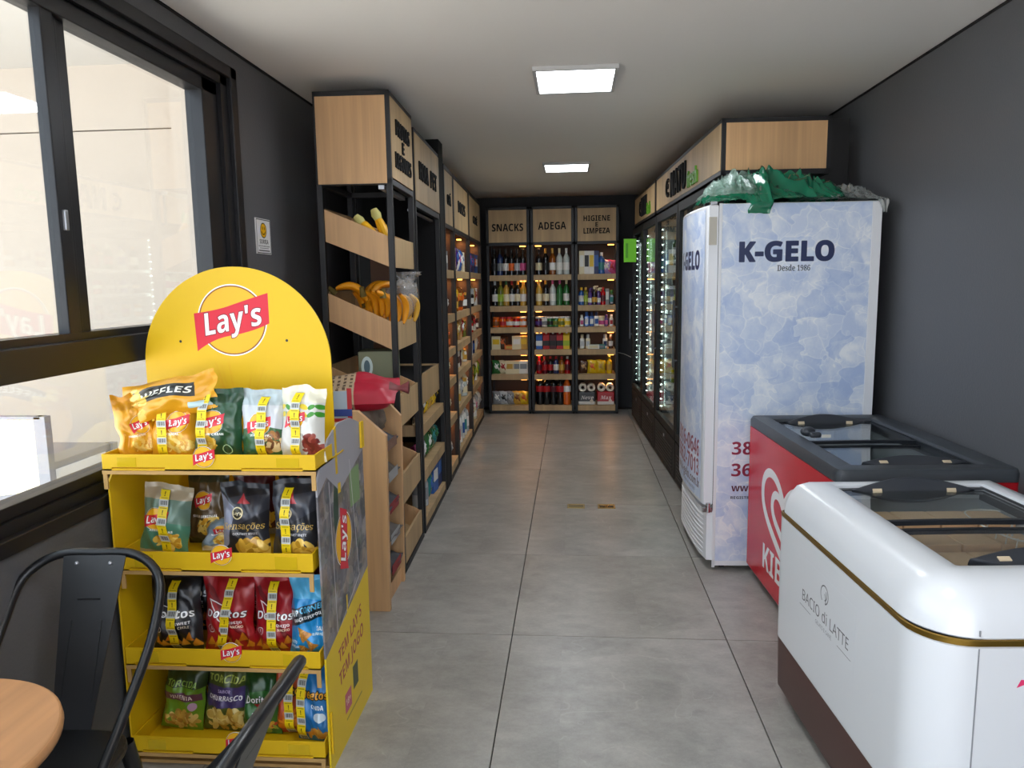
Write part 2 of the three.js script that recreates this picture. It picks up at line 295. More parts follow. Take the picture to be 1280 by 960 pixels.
    parts(t, 'price_window', [b2(x0 + 0.05, x0 + 0.11, yb + 0.012, yt - 0.01, zf - 0.001, zf + 0.0012), b2(x1 - 0.12, x1 - 0.05, yb + 0.012, yt - 0.01, zf - 0.001, zf + 0.0012)], M(0xd3b01e, 0.15));
    part(t, 'logo_tag', lg, LM, [lx, yt - 0.012 + 0.006, zf + 0.001]);
  }
  part(stand, 'base_board', b2(SX0 + 0.01, SX1 - 0.01, 0.001, 0.012, -2.62, -2.16), KRAFT);
}

// ---------- chip bags ----------
function pillow(w, h, t, s, nx = 14, ny = 20) {
  const pos = [], uv = [], idx = [];
  const F = (u, v) => { const e = Math.pow(Math.max(0, Math.sin(Math.PI * Math.min(1, Math.max(0, (v - 0.045) / 0.91)))), 0.5) * Math.pow(Math.max(0, 1 - Math.pow(Math.abs(u), 2.6)), 0.6); return t / 2 * e; };
  for (let f = 0; f < 2; f++) for (let j = 0; j <= ny; j++) for (let i = 0; i <= nx; i++) {
    const u = i / nx * 2 - 1, v = j / ny, edge = Math.pow(Math.abs(2 * v - 1), 3), nz = (vn(u * 3 + s * 7 + f * 31, v * 4 + s * 3, 71) - 0.5) * 0.026 + (1 - Math.abs(2 * vn(u * 5 + v * 3 + s * 5 + f * 17, v * 5 - u * 2 + s, 72) - 1)) * 0.012 - 0.006 + edge * Math.sin(u * 15 + s * 5) * 0.006;
    const rim = (i === 0 || i === nx || j === 0 || j === ny), d = F(u, v) + (rim ? 0.0004 : nz * Math.min(1, F(u, v) / (t * 0.2)) + 0.0004);
    const wave = v > 0.8 ? (v - 0.8) * 5 : 0, x = u * w / 2 * (1 - 0.08 * Math.sin(Math.PI * v)) + (vn(v * 5, s * 9, 73) - 0.5) * 0.012, y = v * h + wave * (vn(u * 2 + s, s, 74) - 0.5) * 0.022, zw = wave * 0.006 * Math.sin(u * 6 + s * 3);
    pos.push(x, y, (f ? -d : d) + zw); uv.push(f ? 1 - i / nx : i / nx, v);
  }
  const N = (nx + 1) * (ny + 1);
  for (let f = 0; f < 2; f++) for (let j = 0; j < ny; j++) for (let i = 0; i < nx; i++) { const a = f * N + j * (nx + 1) + i, b = a + 1, c = a + nx + 1, d = c + 1; f ? idx.push(a, c, b, b, c, d) : idx.push(a, b, c, b, d, c); }
  const g = new THREE.BufferGeometry(); g.setAttribute('position', new THREE.Float32BufferAttribute(pos, 3)); g.setAttribute('uv', new THREE.Float32BufferAttribute(uv, 2)); g.setIndex(idx); g.computeVertexNormals();
  return g;
}
const stripTex = ctex(64, 512, (c, w, h) => {
  c.fillStyle = '#c9ccc8'; c.fillRect(0, 0, w, h);
  for (let k = 0; k < 4; k++) { const y = k * 128; c.fillStyle = '#f3d516'; c.fillRect(0, y, w, 78); txt(c, '!', 32, y + 40, 44, '#5a4a05'); c.fillStyle = '#8b7a08'; c.fillRect(8, y + 8, 48, 5); c.fillRect(8, y + 66, 48, 4); c.fillStyle = '#2b2b2b'; for (let i = 0; i < 9; i++) c.fillRect(8 + i * 5.5, y + 86, 2 + (i * 7 % 3), 30); }
});
const STRIPM = new THREE.MeshStandardMaterial({ map: stripTex, roughness: 0.4 });
function blobs(c, pal, x, y, rx, ry, n, s) { for (let i = 0; i < n; i++) { const a = rnd() * 7, r = Math.sqrt(rnd()); c.fillStyle = pal[Math.floor(rnd() * pal.length)]; c.beginPath(); c.ellipse(x + Math.cos(a) * r * rx, y + Math.sin(a) * r * ry, s * (0.6 + rnd()), s * (0.4 + 0.6 * rnd()), rnd() * 3, 0, 7); c.fill(); } }
const bagTex = (f) => ctex(256, 384, f);
const chips = ['#e8b93c', '#f0cb5c', '#d9a02c', '#f5d878'];
const doritos = (base, dark, word) => bagTex((c, w, h) => {
  c.fillStyle = base; c.fillRect(0, 0, w, h); c.strokeStyle = dark; c.lineWidth = 26; c.beginPath(); c.moveTo(20, 40); c.lineTo(230, 330); c.stroke();
  c.strokeStyle = '#eee'; c.lineWidth = 5; c.beginPath(); c.moveTo(40, 110); c.lineTo(128, 150); c.lineTo(110, 240); c.closePath(); c.stroke();
  txt(c, 'Doritos', 128, 178, 58, '#fff', { sx: 1.04, skew: -0.12, stroke: '#111', lw: 5 });
  txt(c, word[0], 176, 226, 21, '#fff'); txt(c, word[1], 180, 250, 19, '#f2e6c8'); c.strokeStyle = '#ddd'; c.lineWidth = 4; c.beginPath(); c.arc(44, 262, 19, 0, 7); c.stroke(); txt(c, 'S', 44, 262, 22, '#eee');
  for (let i = 0; i < 7; i++) { const x = 40 + i * 32, y = 330 + 22 * Math.sin(i * 2.2); c.fillStyle = ['#d98f22', '#e8a83a', '#c4761a'][i % 3]; c.beginPath(); c.moveTo(x - 26, y + 22); c.lineTo(x + 28, y + 14); c.lineTo(x + 2, y - 30); c.fill(); }
});
const classic = (o) => bagTex((c, w, h) => {
  c.fillStyle = o.base; c.fillRect(0, 0, w, h);
  if (o.band) { c.fillStyle = o.band; c.fillRect(0, 0, w, 58); c.fillRect(0, h - 34, w, 34); }
  if (o.panel) { c.fillStyle = o.panel; c.beginPath(); c.moveTo(0, 205); c.quadraticCurveTo(128, 150, 256, 205); c.lineTo(256, 350); c.lineTo(0, 350); c.fill(); }
  if (o.leaf) for (let i = 0; i < 12; i++) { c.fillStyle = i % 3 ? '#3f8f2c' : '#e8cf2a'; c.beginPath(); c.ellipse(20 + (i % 6) * 44, 84 + Math.floor(i / 6) * 40, 24, 13, 0.4 * (i % 2 ? 1 : -1), 0, 7); c.fill(); }
  if (o.food) blobs(c, o.food, o.fx ?? 165, o.fy ?? 290, o.frx ?? 70, o.fry ?? 48, 60, 16);
  if (o.ring) { c.strokeStyle = '#b9d9b0'; c.lineWidth = 4; c.beginPath(); c.arc(190, 320, 26, 0, 7); c.stroke(); }
  logo(c, o.lx ?? 128, o.ly ?? 150, o.lr ?? 74);
  txt(c, o.word ?? 'SABOR ORIGINAL', 120, 232, 18, o.wc ?? '#fff');
});
const gourmet = (silver) => bagTex((c, w, h) => {
  c.fillStyle = '#23242a'; c.fillRect(0, 0, w, h); c.fillStyle = '#3c3e47'; c.beginPath(); c.moveTo(0, 60); c.lineTo(256, 30); c.lineTo(256, 120); c.lineTo(0, 240); c.fill();
  if (silver) { c.fillStyle = '#8b8ea0'; c.beginPath(); c.moveTo(0, 30); c.lineTo(86, 110); c.lineTo(40, 300); c.lineTo(0, 340); c.fill(); }
  c.fillStyle = '#b8343c'; c.beginPath(); c.moveTo(128, 30); c.lineTo(92, 84); c.lineTo(166, 84); c.fill();
  c.fillStyle = '#e9d9a6'; c.beginPath(); c.arc(100, 132, 32, 0, 7); c.fill(); c.fillStyle = '#3a3422'; c.beginPath(); c.arc(100, 132, 26, 0, 7); c.fill(); txt(c, "Lay's", 100, 133, 22, '#f4e7bd');
  txt(c, 'Sensações', 128, 200, 48, '#d8b45a', { font: 'serif', style: 'italic', sx: 0.98 }); txt(c, 'GOURMET WHITE', 140, 242, 17, '#eee', { style: '' });
  blobs(c, ['#d7a93a', '#eac65e', '#b98a22'], 170, 330, 80, 50, 40, 26);
});
const bagKinds = {
  gold: classic({ base: '#e3a11c', band: '#d18f14', food: chips, lx: 165, ly: 165, lr: 62, word: 'TRADICIONAL' }),
  goldwide: bagTex((c, w, h) => { c.fillStyle = '#e2a21d'; c.fillRect(0, 0, w, h); c.fillStyle = '#2b2a26'; c.fillRect(60, 60, 92, 270); txt(c, 'RUFFLES', 106, 195, 62, '#f4f1e4', { skew: -0.2, rot: -Math.PI / 2 }); blobs(c, chips, 128, 310, 100, 40, 40, 20); c.fillStyle = '#b9d3d6'; c.fillRect(190, 0, 40, 90); }),
  green: classic({ base: '#1d4a2c', band: '#163d24', food: chips, fx: 90, fy: 290, frx: 50, lx: 110, ly: 165, lr: 66, ring: 1, word: 'SOUR CREAM' }),
  silver: classic({ base: '#c3c7cc', band: '#aab7ba', panel: '#2f6038', food: ['#8a5a2c', '#b07a3c', '#d9c08a', '#6b3f1c'], fx: 180, fy: 270, frx: 62, fry: 62, lx: 118, ly: 168, lr: 66, word: 'STROGONOFF' }),
  cream: classic({ base: '#d3d2cb', band: '#e0dcc6', leaf: 1, food: ['#7d2f2c', '#93423a', '#6b2424', '#a8584e'], fx: 196, fy: 296, frx: 52, fry: 62, lx: 100, ly: 150, lr: 56, word: 'PRESUNTO', wc: '#444' }),
  teal: classic({ base: '#6e8a7c', band: '#b9ab90', panel: '#4f8a74', food: chips, lx: 92, ly: 170, lr: 66, word: 'AZEITE E ERVAS' }),
  olive: classic({ base: '#5d4a2c', band: '#3a3a26', food: chips, lx: 128, ly: 150, lr: 50 }),
  maroon: classic({ base: '#55171d', band: '#8f8a88', food: chips, lx: 128, ly: 200, lr: 50 }),
  bluegrey: classic({ base: '#7f93a0', band: '#d2c39a', food: chips, lx: 128, ly: 190, lr: 60 }),
  blackA: gourmet(true), blackB: gourmet(false),
  dblack: doritos('#17171b', '#24242b', ['SWEET', 'CHILI']), dred: doritos('#a51820', '#7d0f18', ['QUEIJO', 'NACHO']), dred2: doritos('#9c1420', '#6f0d16', ['QUEIJO', 'NACHO']),
  dgreen: bagTex((c, w, h) => { c.fillStyle = '#2f6a2a'; c.fillRect(0, 0, w, h); c.fillStyle = '#1f4a1e'; c.fillRect(0, 0, w, 120); txt(c, 'Doritos', 128, 170, 54, '#fff', { stroke: '#111', lw: 5 }); c.fillStyle = '#a51a20'; c.beginPath(); c.moveTo(90, 196); c.lineTo(170, 196); c.lineTo(128, 236); c.fill(); txt(c, 'DIPPAS', 128, 256, 30, '#eee'); blobs(c, ['#b5402c', '#8fa33a', '#d8a33c'], 128, 330, 100, 44, 40, 18); }),
  lime: bagTex((c, w, h) => { c.fillStyle = '#6f9a22'; c.fillRect(0, 0, w, h); c.fillStyle = '#33421a'; c.fillRect(0, 0, w, 130); txt(c, 'TORCIDA', 128, 110, 44, '#9bbf52'); c.fillStyle = '#6b3a52'; c.fillRect(10, 160, 236, 44); txt(c, 'PIMENTA', 128, 183, 32, '#f1e3d6'); c.fillStyle = '#c9a4c2'; c.beginPath(); c.arc(196, 236, 24, 0, 7); c.fill(); blobs(c, ['#c9a24a', '#b5853a', '#e0c070'], 128, 316, 100, 54, 50, 18); }),
  purple: bagTex((c, w, h) => { c.fillStyle = '#4c5a22'; c.fillRect(0, 0, w, h); txt(c, 'TORCIDA', 128, 96, 50, '#b9c75e'); c.fillStyle = '#4a3a72'; c.fillRect(0, 134, w, 110); txt(c, 'SABOR', 128, 158, 24, '#cfc0ea'); txt(c, 'CHURRASCO', 128, 196, 36, '#fff', { sx: 0.95 }); blobs(c, ['#d8b658', '#c49a3c', '#efd88a'], 128, 310, 110, 60, 60, 20); }),
  orange: bagTex((c, w, h) => { c.fillStyle = '#b5481c'; c.fillRect(0, 0, w, h); txt(c, 'Cheetos', 128, 150, 56, '#f2b21c', { stroke: '#1c120c', lw: 12 }); txt(c, 'LUA', 128, 212, 32, '#fff'); blobs(c, ['#e8902a', '#d9741c', '#f0ac4a'], 128, 310, 100, 54, 40, 18); }),
  cblue: bagTex((c, w, h) => { c.fillStyle = '#1f74b5'; c.fillRect(0, 0, w, h); txt(c, 'Cheetos', 128, 130, 60, '#f0a81c', { stroke: '#1c120c', lw: 12 }); txt(c, 'ONDA', 160, 196, 32, '#fff'); c.fillStyle = '#d5e6f2'; c.beginPath(); c.ellipse(176, 246, 44, 24, 0, 0, 7); c.fill(); blobs(c, ['#e8b04a', '#d9902c'], 150, 336, 80, 34, 30, 16); }),
  popblue: bagTex((c, w, h) => {
    c.fillStyle = '#1c8fd0'; c.fillRect(0, 0, w, h); c.fillStyle = '#57b4e2'; c.fillRect(0, 0, w, 90); c.fillStyle = '#14232e'; c.beginPath(); c.moveTo(0, 150); c.lineTo(256, 84); c.lineTo(256, 164); c.lineTo(0, 232); c.fill();
    txt(c, 'POPCORNERS', 130, 138, 40, '#5fc0ea', { rot: -0.25, sx: 0.98 }); txt(c, 'POP', 42, 164, 40, '#fff', { rot: -0.25 }); txt(c, 'SNACK DE PIPOCA', 132, 176, 22, '#fff', { rot: -0.25 });
    for (const [x, y, r] of [[110, 262, 1], [150, 316, 0.9], [100, 340, 0.7]]) { c.fillStyle = '#c98a3a'; c.beginPath(); c.moveTo(x - 40 * r, y - 40 * r); c.lineTo(x + 46 * r, y); c.lineTo(x - 20 * r, y + 44 * r); c.fill(); blobs(c, ['#e0ab5c', '#b5742a'], x - 6, y, 24 * r, 20 * r, 14, 6); }
    txt(c, 'SAL', 208, 232, 30, '#fff'); txt(c, 'MARINHO', 204, 258, 20, '#e6f2f8'); txt(c, 'FEITO', 34, 300, 18, '#fff'); txt(c, 'DE MILHO', 40, 322, 14, '#fff');
  }),
};
const bagBase = { gold: 0xd18f14, goldwide: 0xe2a21d, green: 0x163d24, silver: 0xaab7ba, cream: 0xe0dcc6, teal: 0xb9ab90, olive: 0x3a3a26, maroon: 0x8f8a88, bluegrey: 0xd2c39a, blackA: 0x23242a, blackB: 0x23242a, dblack: 0x17171b, dred: 0xa51820, dred2: 0x9c1420, dgreen: 0x1f4a1e, lime: 0x33421a, purple: 0x4c5a22, orange: 0xb5481c, cblue: 0x1f74b5, popblue: 0x57b4e2 };
function bag(kind, label, x, y, z, w, h, o = {}) {
  const t = thing('chip_bag', label, 'chip bag', [x, y, z], 0, o.group);
  t.rotation.set(o.tilt ?? -0.12, o.turn ?? 0, o.roll ?? 0, 'YXZ');
  const s = rr(0, 9), g = pillow(w, h, o.t ?? 0.075, s);
  part(t, 'pouch', g, P({ map: bagKinds[kind], roughness: 0.32, metalness: 0.1, clearcoat: 0.4, clearcoatRoughness: 0.3 }));
  { const q = g.attributes.position, o2 = 20 * 15, ps = [], ix = []; for (let i = 0; i <= 14; i++) { const x = q.getX(o2 + i), y = q.getY(o2 + i), z = q.getZ(o2 + i); ps.push(x, y, z, x, y + 0.016, z + 0.003 * Math.sin(i * 1.9)); if (i) { const a = 2 * i - 2; ix.push(a, a + 2, a + 1, a + 1, a + 2, a + 3); } } const sg = new THREE.BufferGeometry(); sg.setAttribute('position', new THREE.Float32BufferAttribute(ps, 3)); sg.setIndex(ix); sg.computeVertexNormals(); part(t, 'top_seal', sg, M(bagBase[kind], 0.35, 0.1)); }
  if (o.strip !== undefined) {
    const pos = [], uv = [], idx = [], n = 12, sw = 0.03, p = g.attributes.position, nx = 14;
    const iu = Math.round((o.strip + 1) / 2 * nx);
    for (let j = 0; j <= n; j++) { const v = 0.02 + 0.96 * j / n, k = Math.min(20, Math.round(v * 20)), zz = Math.max(p.getZ(k * 15 + iu), p.getZ(k * 15 + Math.min(14, iu + 1)), p.getZ(k * 15 + Math.max(0, iu - 1))) + 0.006, xx = o.strip * w / 2 + (o.lean ?? 0) * (v - 0.5); pos.push(xx - sw / 2, v * h, zz, xx + sw / 2, v * h, zz); uv.push(0, v, 1, v); if (j) { const a = 2 * j - 2; idx.push(a, a + 1, a + 2, a + 1, a + 3, a + 2); } }
    const sg = new THREE.BufferGeometry(); sg.setAttribute('position', new THREE.Float32BufferAttribute(pos, 3)); sg.setAttribute('uv', new THREE.Float32BufferAttribute(uv, 2)); sg.setIndex(idx); sg.computeVertexNormals();
    part(t, 'label_strip', sg, STRIPM);
  }
  return t;
}
const onTop = 'chip bags on the top tray', onTwo = 'chip bags on the second tray', onThree = 'chip bags on the third tray', onFour = 'chip bags on the bottom tray';
bag('gold', 'orange gold chip bag with yellow label strip beside the green bag', -1.265, 1.003, -2.235, 0.155, 0.215, { strip: -0.3, group: onTop, turn: 0.05 });
bag('gold', 'crumpled orange chip bag with white patch at the window end of the top tray', -1.372, 1.01, -2.225, 0.115, 0.19, { group: onTop, turn: 0.55, roll: 0.1, t: 0.06 });
bag('goldwide', 'long golden ridged chip bag lying across the top of two others', -1.425, 1.175, -2.235, 0.13, 0.29, { group: onTop, tilt: -0.35, roll: -1.38, t: 0.07 });
bag('green', 'dark green chip bag with yellow label strip on the top tray', -1.12, 1.003, -2.235, 0.165, 0.215, { strip: -0.42, group: onTop });
bag('silver', 'silver and green chip bag showing a stew dish, top tray', -0.972, 1.003, -2.235, 0.155, 0.205, { strip: 0.1, group: onTop, turn: -0.04 });
bag('cream', 'pale cream chip bag with green leaves and ham slices, top tray', -0.838, 1.003, -2.22, 0.15, 0.22, { strip: -0.15, group: onTop, turn: -0.1 });
bag('teal', 'grey green chip bag with label strip on the second tray', -1.335, 0.678, -2.245, 0.165, 0.225, { strip: 0.1, lean: -0.03, group: onTwo, roll: -0.1, turn: 0.05 });
bag('olive', 'brown olive chip bag standing behind the grey green bag', -1.245, 0.678, -2.37, 0.15, 0.25, { group: onTwo });
bag('maroon', 'dark maroon chip bag at the back of the second tray', -1.11, 0.678, -2.46, 0.16, 0.25, { group: onTwo, roll: 0.08 });
bag('bluegrey', 'small blue grey bag lying low behind the second tray logo', -1.17, 0.678, -2.3, 0.14, 0.12, { group: onTwo, tilt: -0.7, t: 0.05 });
bag('blackA', 'black and silver gourmet chip bag with round gold emblem', -1.047, 0.678, -2.23, 0.16, 0.235, { group: onTwo, turn: 0.05 });
bag('blackB', 'black gourmet chip bag with gold chips and a label strip', -0.885, 0.678, -2.225, 0.155, 0.24, { strip: -0.2, group: onTwo, turn: -0.05 });
bag('dblack', 'black tortilla chip bag with label strip on the third tray', -1.31, 0.36, -2.24, 0.175, 0.235, { strip: 0.05, group: onThree });
bag('dred', 'bright red tortilla chip bag beside the black one', -1.13, 0.36, -2.24, 0.175, 0.245, { strip: 0, lean: 0.04, group: onThree });
bag('dred2', 'darker red tortilla chip bag beside the blue popcorn bag', -0.965, 0.36, -2.235, 0.16, 0.24, { strip: -0.05, group: onThree });
bag('popblue', 'bright blue popcorn snack bag at the aisle end of the third tray', -0.847, 0.36, -2.205, 0.135, 0.255, { group: onThree, turn: -0.06, t: 0.06 });
bag('lime', 'lime green snack bag at the window end of the bottom tray', -1.325, 0.06, -2.26, 0.15, 0.235, { group: onFour, roll: -0.1 });
bag('purple', 'snack bag with purple band on the bottom tray', -1.17, 0.06, -2.26, 0.16, 0.25, { group: onFour, roll: -0.06 });
bag('dgreen', 'green tortilla chip bag on the bottom tray', -1.04, 0.06, -2.25, 0.13, 0.225, { group: onFour });
bag('orange', 'orange corn puff bag half hidden by the chair, bottom tray', -0.945, 0.06, -2.26, 0.12, 0.25, { strip: 0.1, group: onFour });
bag('cblue', 'blue corn puff bag at the aisle end of the bottom tray', -0.845, 0.06, -2.22, 0.13, 0.25, { strip: -0.6, group: onFour, turn: -0.15 });

for (const [k, lab, x, y, w, h, g] of [
  ['dblack', 'black chip bag in the second row, behind the black tortilla chip bag', -1.32, 0.36, 0.17, 0.262, onThree], ['dred', 'red chip bag in the second row, behind the bright red one', -1.14, 0.36, 0.17, 0.265, onThree], ['dblack', 'black chip bag in the second row, behind the darker red bag', -0.975, 0.36, 0.15, 0.268, onThree], ['dred2', 'dark red chip bag in the second row, behind the blue popcorn bag', -0.865, 0.36, 0.12, 0.25, onThree],
  ['olive', 'brown chip bag in the second row, behind the lime green bag', -1.33, 0.06, 0.16, 0.262, onFour], ['green', 'dark green chip bag in the second row, behind the purple band bag', -1.17, 0.06, 0.16, 0.265, onFour], ['dgreen', 'green chip bag in the second row, behind the green tortilla chips', -1.03, 0.06, 0.13, 0.262, onFour], ['maroon', 'dark maroon chip bag in the second row, behind the orange bag', -0.905, 0.06, 0.15, 0.255, onFour],
  ['blackB', 'black chip bag in the second row, behind the gourmet bags', -0.93, 0.678, 0.15, 0.255, onTwo]]) bag(k, lab, x, y, k === 'blackB' ? -2.38 : -2.375, w, h, { group: g, t: 0.065 });

// ---------- metal chairs and the table ----------
function chair(label, pos, turn) {
  const t = thing('metal_chair', label, 'chair', pos, turn), m = P({ color: 0x0b0c0f, roughness: 0.42, metalness: 0.1, clearcoat: 0.25, clearcoatRoughness: 0.3 });
  const half = [[0.168, 0.44, 0.1], [0.184, 0.54, 0.0], [0.198, 0.69, -0.14], [0.18, 0.795, -0.215], [0.11, 0.842, -0.245], [0, 0.848, -0.25]];
  part(t, 'back_frame', tube([...half, ...half.slice(0, -1).reverse().map(([x, y, z]) => [-x, y, z])], 0.012, 60, 10), m);
  const sp = ext([[-0.05, 0.445], [0.05, 0.445], [0.084, 0.846], [-0.084, 0.846]], 0.004); 
  { const p = sp.attributes.position; for (let i = 0; i < p.count; i++) p.setZ(i, p.getZ(i) - 0.075 - (p.getY(i) - 0.445) * 0.42); sp.computeVertexNormals(); }
  const back = part(t, 'back_splat', sp, m);
  parts(back, 'embossed_rib', [bx(0.06, 0.006, 0.004, 0, 0.74, -0.196), ...[-0.04, 0.04].map((x) => bx(0.006, 0.2, 0.004).rotateX(-0.397).translate(x, 0.6, -0.136))], m);
  parts(back, 'rivet', [-0.045, 0.045].map((x) => new THREE.SphereGeometry(0.006, 10, 8).translate(x, 0.825, -0.231)), SILVER);
  const seat = []; for (let i = 0; i < 40; i++) { const a = i / 40 * 2 * Math.PI, q = (v, n) => Math.sign(v) * Math.pow(Math.abs(v), n); seat.push([q(Math.cos(a), 0.5) * 0.18, q(Math.sin(a), 0.5) * 0.178]); }
  part(t, 'seat', ext(seat, 0.026, 0.008).rotateX(-Math.PI / 2).translate(0, 0.424, 0.1), m);
  for (const sx of [-1, 1]) for (const sz of [-1, 1]) {
    const top = [sx * 0.15, 0.43, 0.1 + sz * 0.15], bot = [sx * 0.2, 0.012, 0.1 + sz * 0.2], g = tube([top, bot], 0.019, 2, 8); part(t, 'leg', g, m);
    part(t, 'foot', cyl(0.016, 0.016, 0.012, 10).translate(bot[0], 0.006, bot[2]), BLACKM);
  }
  parts(t, 'brace', [tube([[-0.17, 0.24, -0.08], [0, 0.36, 0.1], [0.17, 0.24, 0.28]], 0.006, 6, 6), tube([[0.17, 0.24, -0.08], [0, 0.375, 0.101], [-0.17, 0.24, 0.28]], 0.006, 6, 6)], m);
  return t;
}
chair('black metal bistro chair beside the wall under the window, facing the camera', [-1.258, 0, -1.575], 0.06);
chair('black metal bistro chair with its back to the aisle, close to the snack stand', [-0.765, 0, -1.18], -Math.PI / 2);
{
  const t = thing('bistro_table', 'round light wood bistro table top between the two metal chairs', 'table', [-1.19, 0, -1.105]);
  part(t, 'tabletop', muv(lathe([[0, 0.72], [0.25, 0.72], [0.262, 0.726], [0.264, 0.735], [0.262, 0.746], [0.256, 0.75], [0, 0.75]], 72)), new THREE.MeshStandardMaterial({ map: woodTex, color: 0xe3cfc0, roughness: 0.5 }));
  part(t, 'column', cyl(0.03, 0.03, 0.7, 20).translate(0, 0.37, 0), BLACK);
  part(t, 'foot_plate', lathe([[0, 0], [0.15, 0], [0.15, 0.008], [0.05, 0.022], [0, 0.022]], 40), BLACK);
}

// ---------- shelf goods: one of each kind is built, the rest are clones ----------
const COL = { black: 0x121214, white: 0xe6e4de, cream: 0xe2d5b0, red: 0xb0151b, orange: 0xd9631a, yellow: 0xe2bb22, green: 0x2c6b34, navy: 0x1c2c5c, blue: 0x2a5da8, purple: 0x4d2f78, pink: 0xc84f86, lilac: 0xa88cc0, grey: 0x83868a, silver: 0xb4b8bc, brown: 0x4f3020, amber: 0x8a4a12, teal: 0x2d7f80, olive: 0x6d7426, gold: 0xc79a3a, maroon: 0x56121e, lime: 0x9bb52c, tan: 0xb58a55, clear: 0xc9d0cc };
const gcache = {};
const G = (k, f) => gcache[k] ??= f();
const glassy = new Map();
const shiny = (n) => { if (!glassy.has(n)) glassy.set(n, P({ color: COL[n], roughness: 0.16, clearcoat: 0.5, clearcoatRoughness: 0.1 })); return glassy.get(n); };
const matte = (n) => M(COL[n], 0.5);
const protos = {};
const KIND = {       // [width, height, depth, builder(parent, a, b)]
  wine: [0.078, 0.3, 0.078, (t, a, b, c) => {
    part(t, 'glass_body', G('wb', () => lathe([[0, 0], [0.036, 0], [0.0375, 0.006], [0.0375, 0.175], [0.034, 0.2], [0.016, 0.235], [0.0135, 0.25], [0.0135, 0.29]], 16)), shiny(a));
    part(t, 'paper_label', G('wl', () => cyl(0.0381, 0.0381, 0.085, 16, true).translate(0, 0.095, 0)), matte(b));
    part(t, 'capsule', G('wc', () => lathe([[0.0142, 0.232], [0.0147, 0.298], [0.013, 0.301], [0, 0.301]], 14)), matte(c));
  }],
  soda: [0.1, 0.33, 0.1, (t, a, b, c) => {
    part(t, 'bottle_body', G('sb', () => lathe([[0, 0], [0.04, 0], [0.047, 0.01], [0.047, 0.1], [0.044, 0.13], [0.048, 0.16], [0.047, 0.22], [0.035, 0.265], [0.016, 0.295], [0.014, 0.315]], 16)), shiny(a));
    part(t, 'wrap_label', G('sl', () => cyl(0.0486, 0.0486, 0.07, 16, true).translate(0, 0.19, 0)), matte(b));
    part(t, 'cap', G('sc', () => cyl(0.016, 0.016, 0.02, 14).translate(0, 0.322, 0)), matte(c));
  }],
  jar: [0.09, 0.12, 0.09, (t, a, b, c) => {
    part(t, 'jar_body', G('jb', () => lathe([[0, 0], [0.038, 0], [0.042, 0.006], [0.042, 0.085], [0.036, 0.1], [0.036, 0.104]], 16)), shiny(a));
    part(t, 'label', G('jl', () => cyl(0.0426, 0.0426, 0.045, 16, true).translate(0, 0.046, 0)), matte(b));
    part(t, 'lid', G('jd', () => lathe([[0.038, 0.1], [0.0385, 0.118], [0.036, 0.12], [0, 0.12]], 16)), matte(c));
  }],
  bottle: [0.07, 0.2, 0.07, (t, a, b, c) => {
    part(t, 'bottle_body', G('bb', () => lathe([[0, 0], [0.03, 0], [0.033, 0.005], [0.033, 0.13], [0.028, 0.15], [0.012, 0.165], [0.012, 0.175]], 16)), shiny(a));
    part(t, 'label', G('bl', () => cyl(0.0336, 0.0336, 0.07, 16, true).translate(0, 0.075, 0)), matte(b));
    part(t, 'cap', G('bc', () => cyl(0.014, 0.015, 0.03, 14).translate(0, 0.188, 0)), matte(c));
  }],
  tube: [0.06, 0.17, 0.05, (t, a, b, c) => {
    part(t, 'bottle_body', G('tb', () => new RoundedBoxGeometry(0.056, 0.125, 0.036, 3, 0.014).translate(0, 0.0625, 0)), shiny(a));
    part(t, 'label', G('tl', () => bx(0.04, 0.06, 0.037, 0, 0.06, 0, 0.002)), matte(b));
    part(t, 'cap', G('tc', () => lathe([[0.018, 0.122], [0.018, 0.165], [0.015, 0.168], [0, 0.168]], 14)), matte(c));
  }],
  spray: [0.085, 0.25, 0.06, (t, a, b, c) => {
    part(t, 'bottle_body', G('pb', () => lathe([[0, 0], [0.034, 0], [0.037, 0.006], [0.037, 0.11], [0.026, 0.16], [0.013, 0.18], [0.013, 0.19]], 16)), shiny(a));
    part(t, 'label', G('pl', () => cyl(0.0378, 0.0378, 0.06, 16, true).translate(0, 0.065, 0)), matte(b));
    part(t, 'trigger_head', G('ph', () => mg([bx(0.03, 0.035, 0.022, 0, 0.208, 0, 0.004), bx(0.05, 0.016, 0.016, 0.022, 0.225, 0, 0.004), bx(0.008, 0.04, 0.012, 0.028, 0.198, 0, 0.003)])), matte(c));
  }],
  carton: [0.085, 0.2, 0.065, (t, a, b, c) => {
    part(t, 'carton_body', G('cb', () => mg([bx(0.075, 0.165, 0.06, 0, 0.0825, 0, 0.002), ext([[-0.03, 0.164], [0.03, 0.164], [0, 0.19]], 0.074).rotateY(Math.PI / 2).translate(-0.037, 0, 0)])), matte(a));
    part(t, 'print', G('cp', () => bx(0.076, 0.06, 0.061, 0, 0.07, 0)), matte(b));
    part(t, 'cap', G('cc', () => cyl(0.013, 0.013, 0.02, 12).translate(0, 0.188, 0.01)), matte(c));
  }],
  box: [0.11, 0.16, 0.06, (t, a, b) => {
    part(t, 'box_body', G('xb', () => bx(0.105, 0.155, 0.055, 0, 0.0775, 0, 0.002)), matte(a));
    part(t, 'print', G('xp', () => bx(0.08, 0.06, 0.001, 0, 0.09, 0.028)), matte(b));
  }],
  tallbox: [0.065, 0.27, 0.06, (t, a, b) => {
    part(t, 'box_body', G('yb', () => bx(0.06, 0.265, 0.055, 0, 0.1325, 0, 0.002)), matte(a));
    part(t, 'print', G('yp', () => bx(0.046, 0.13, 0.001, 0, 0.15, 0.028)), matte(b));
  }],
  pouch: [0.12, 0.17, 0.06, (t, a, b) => {
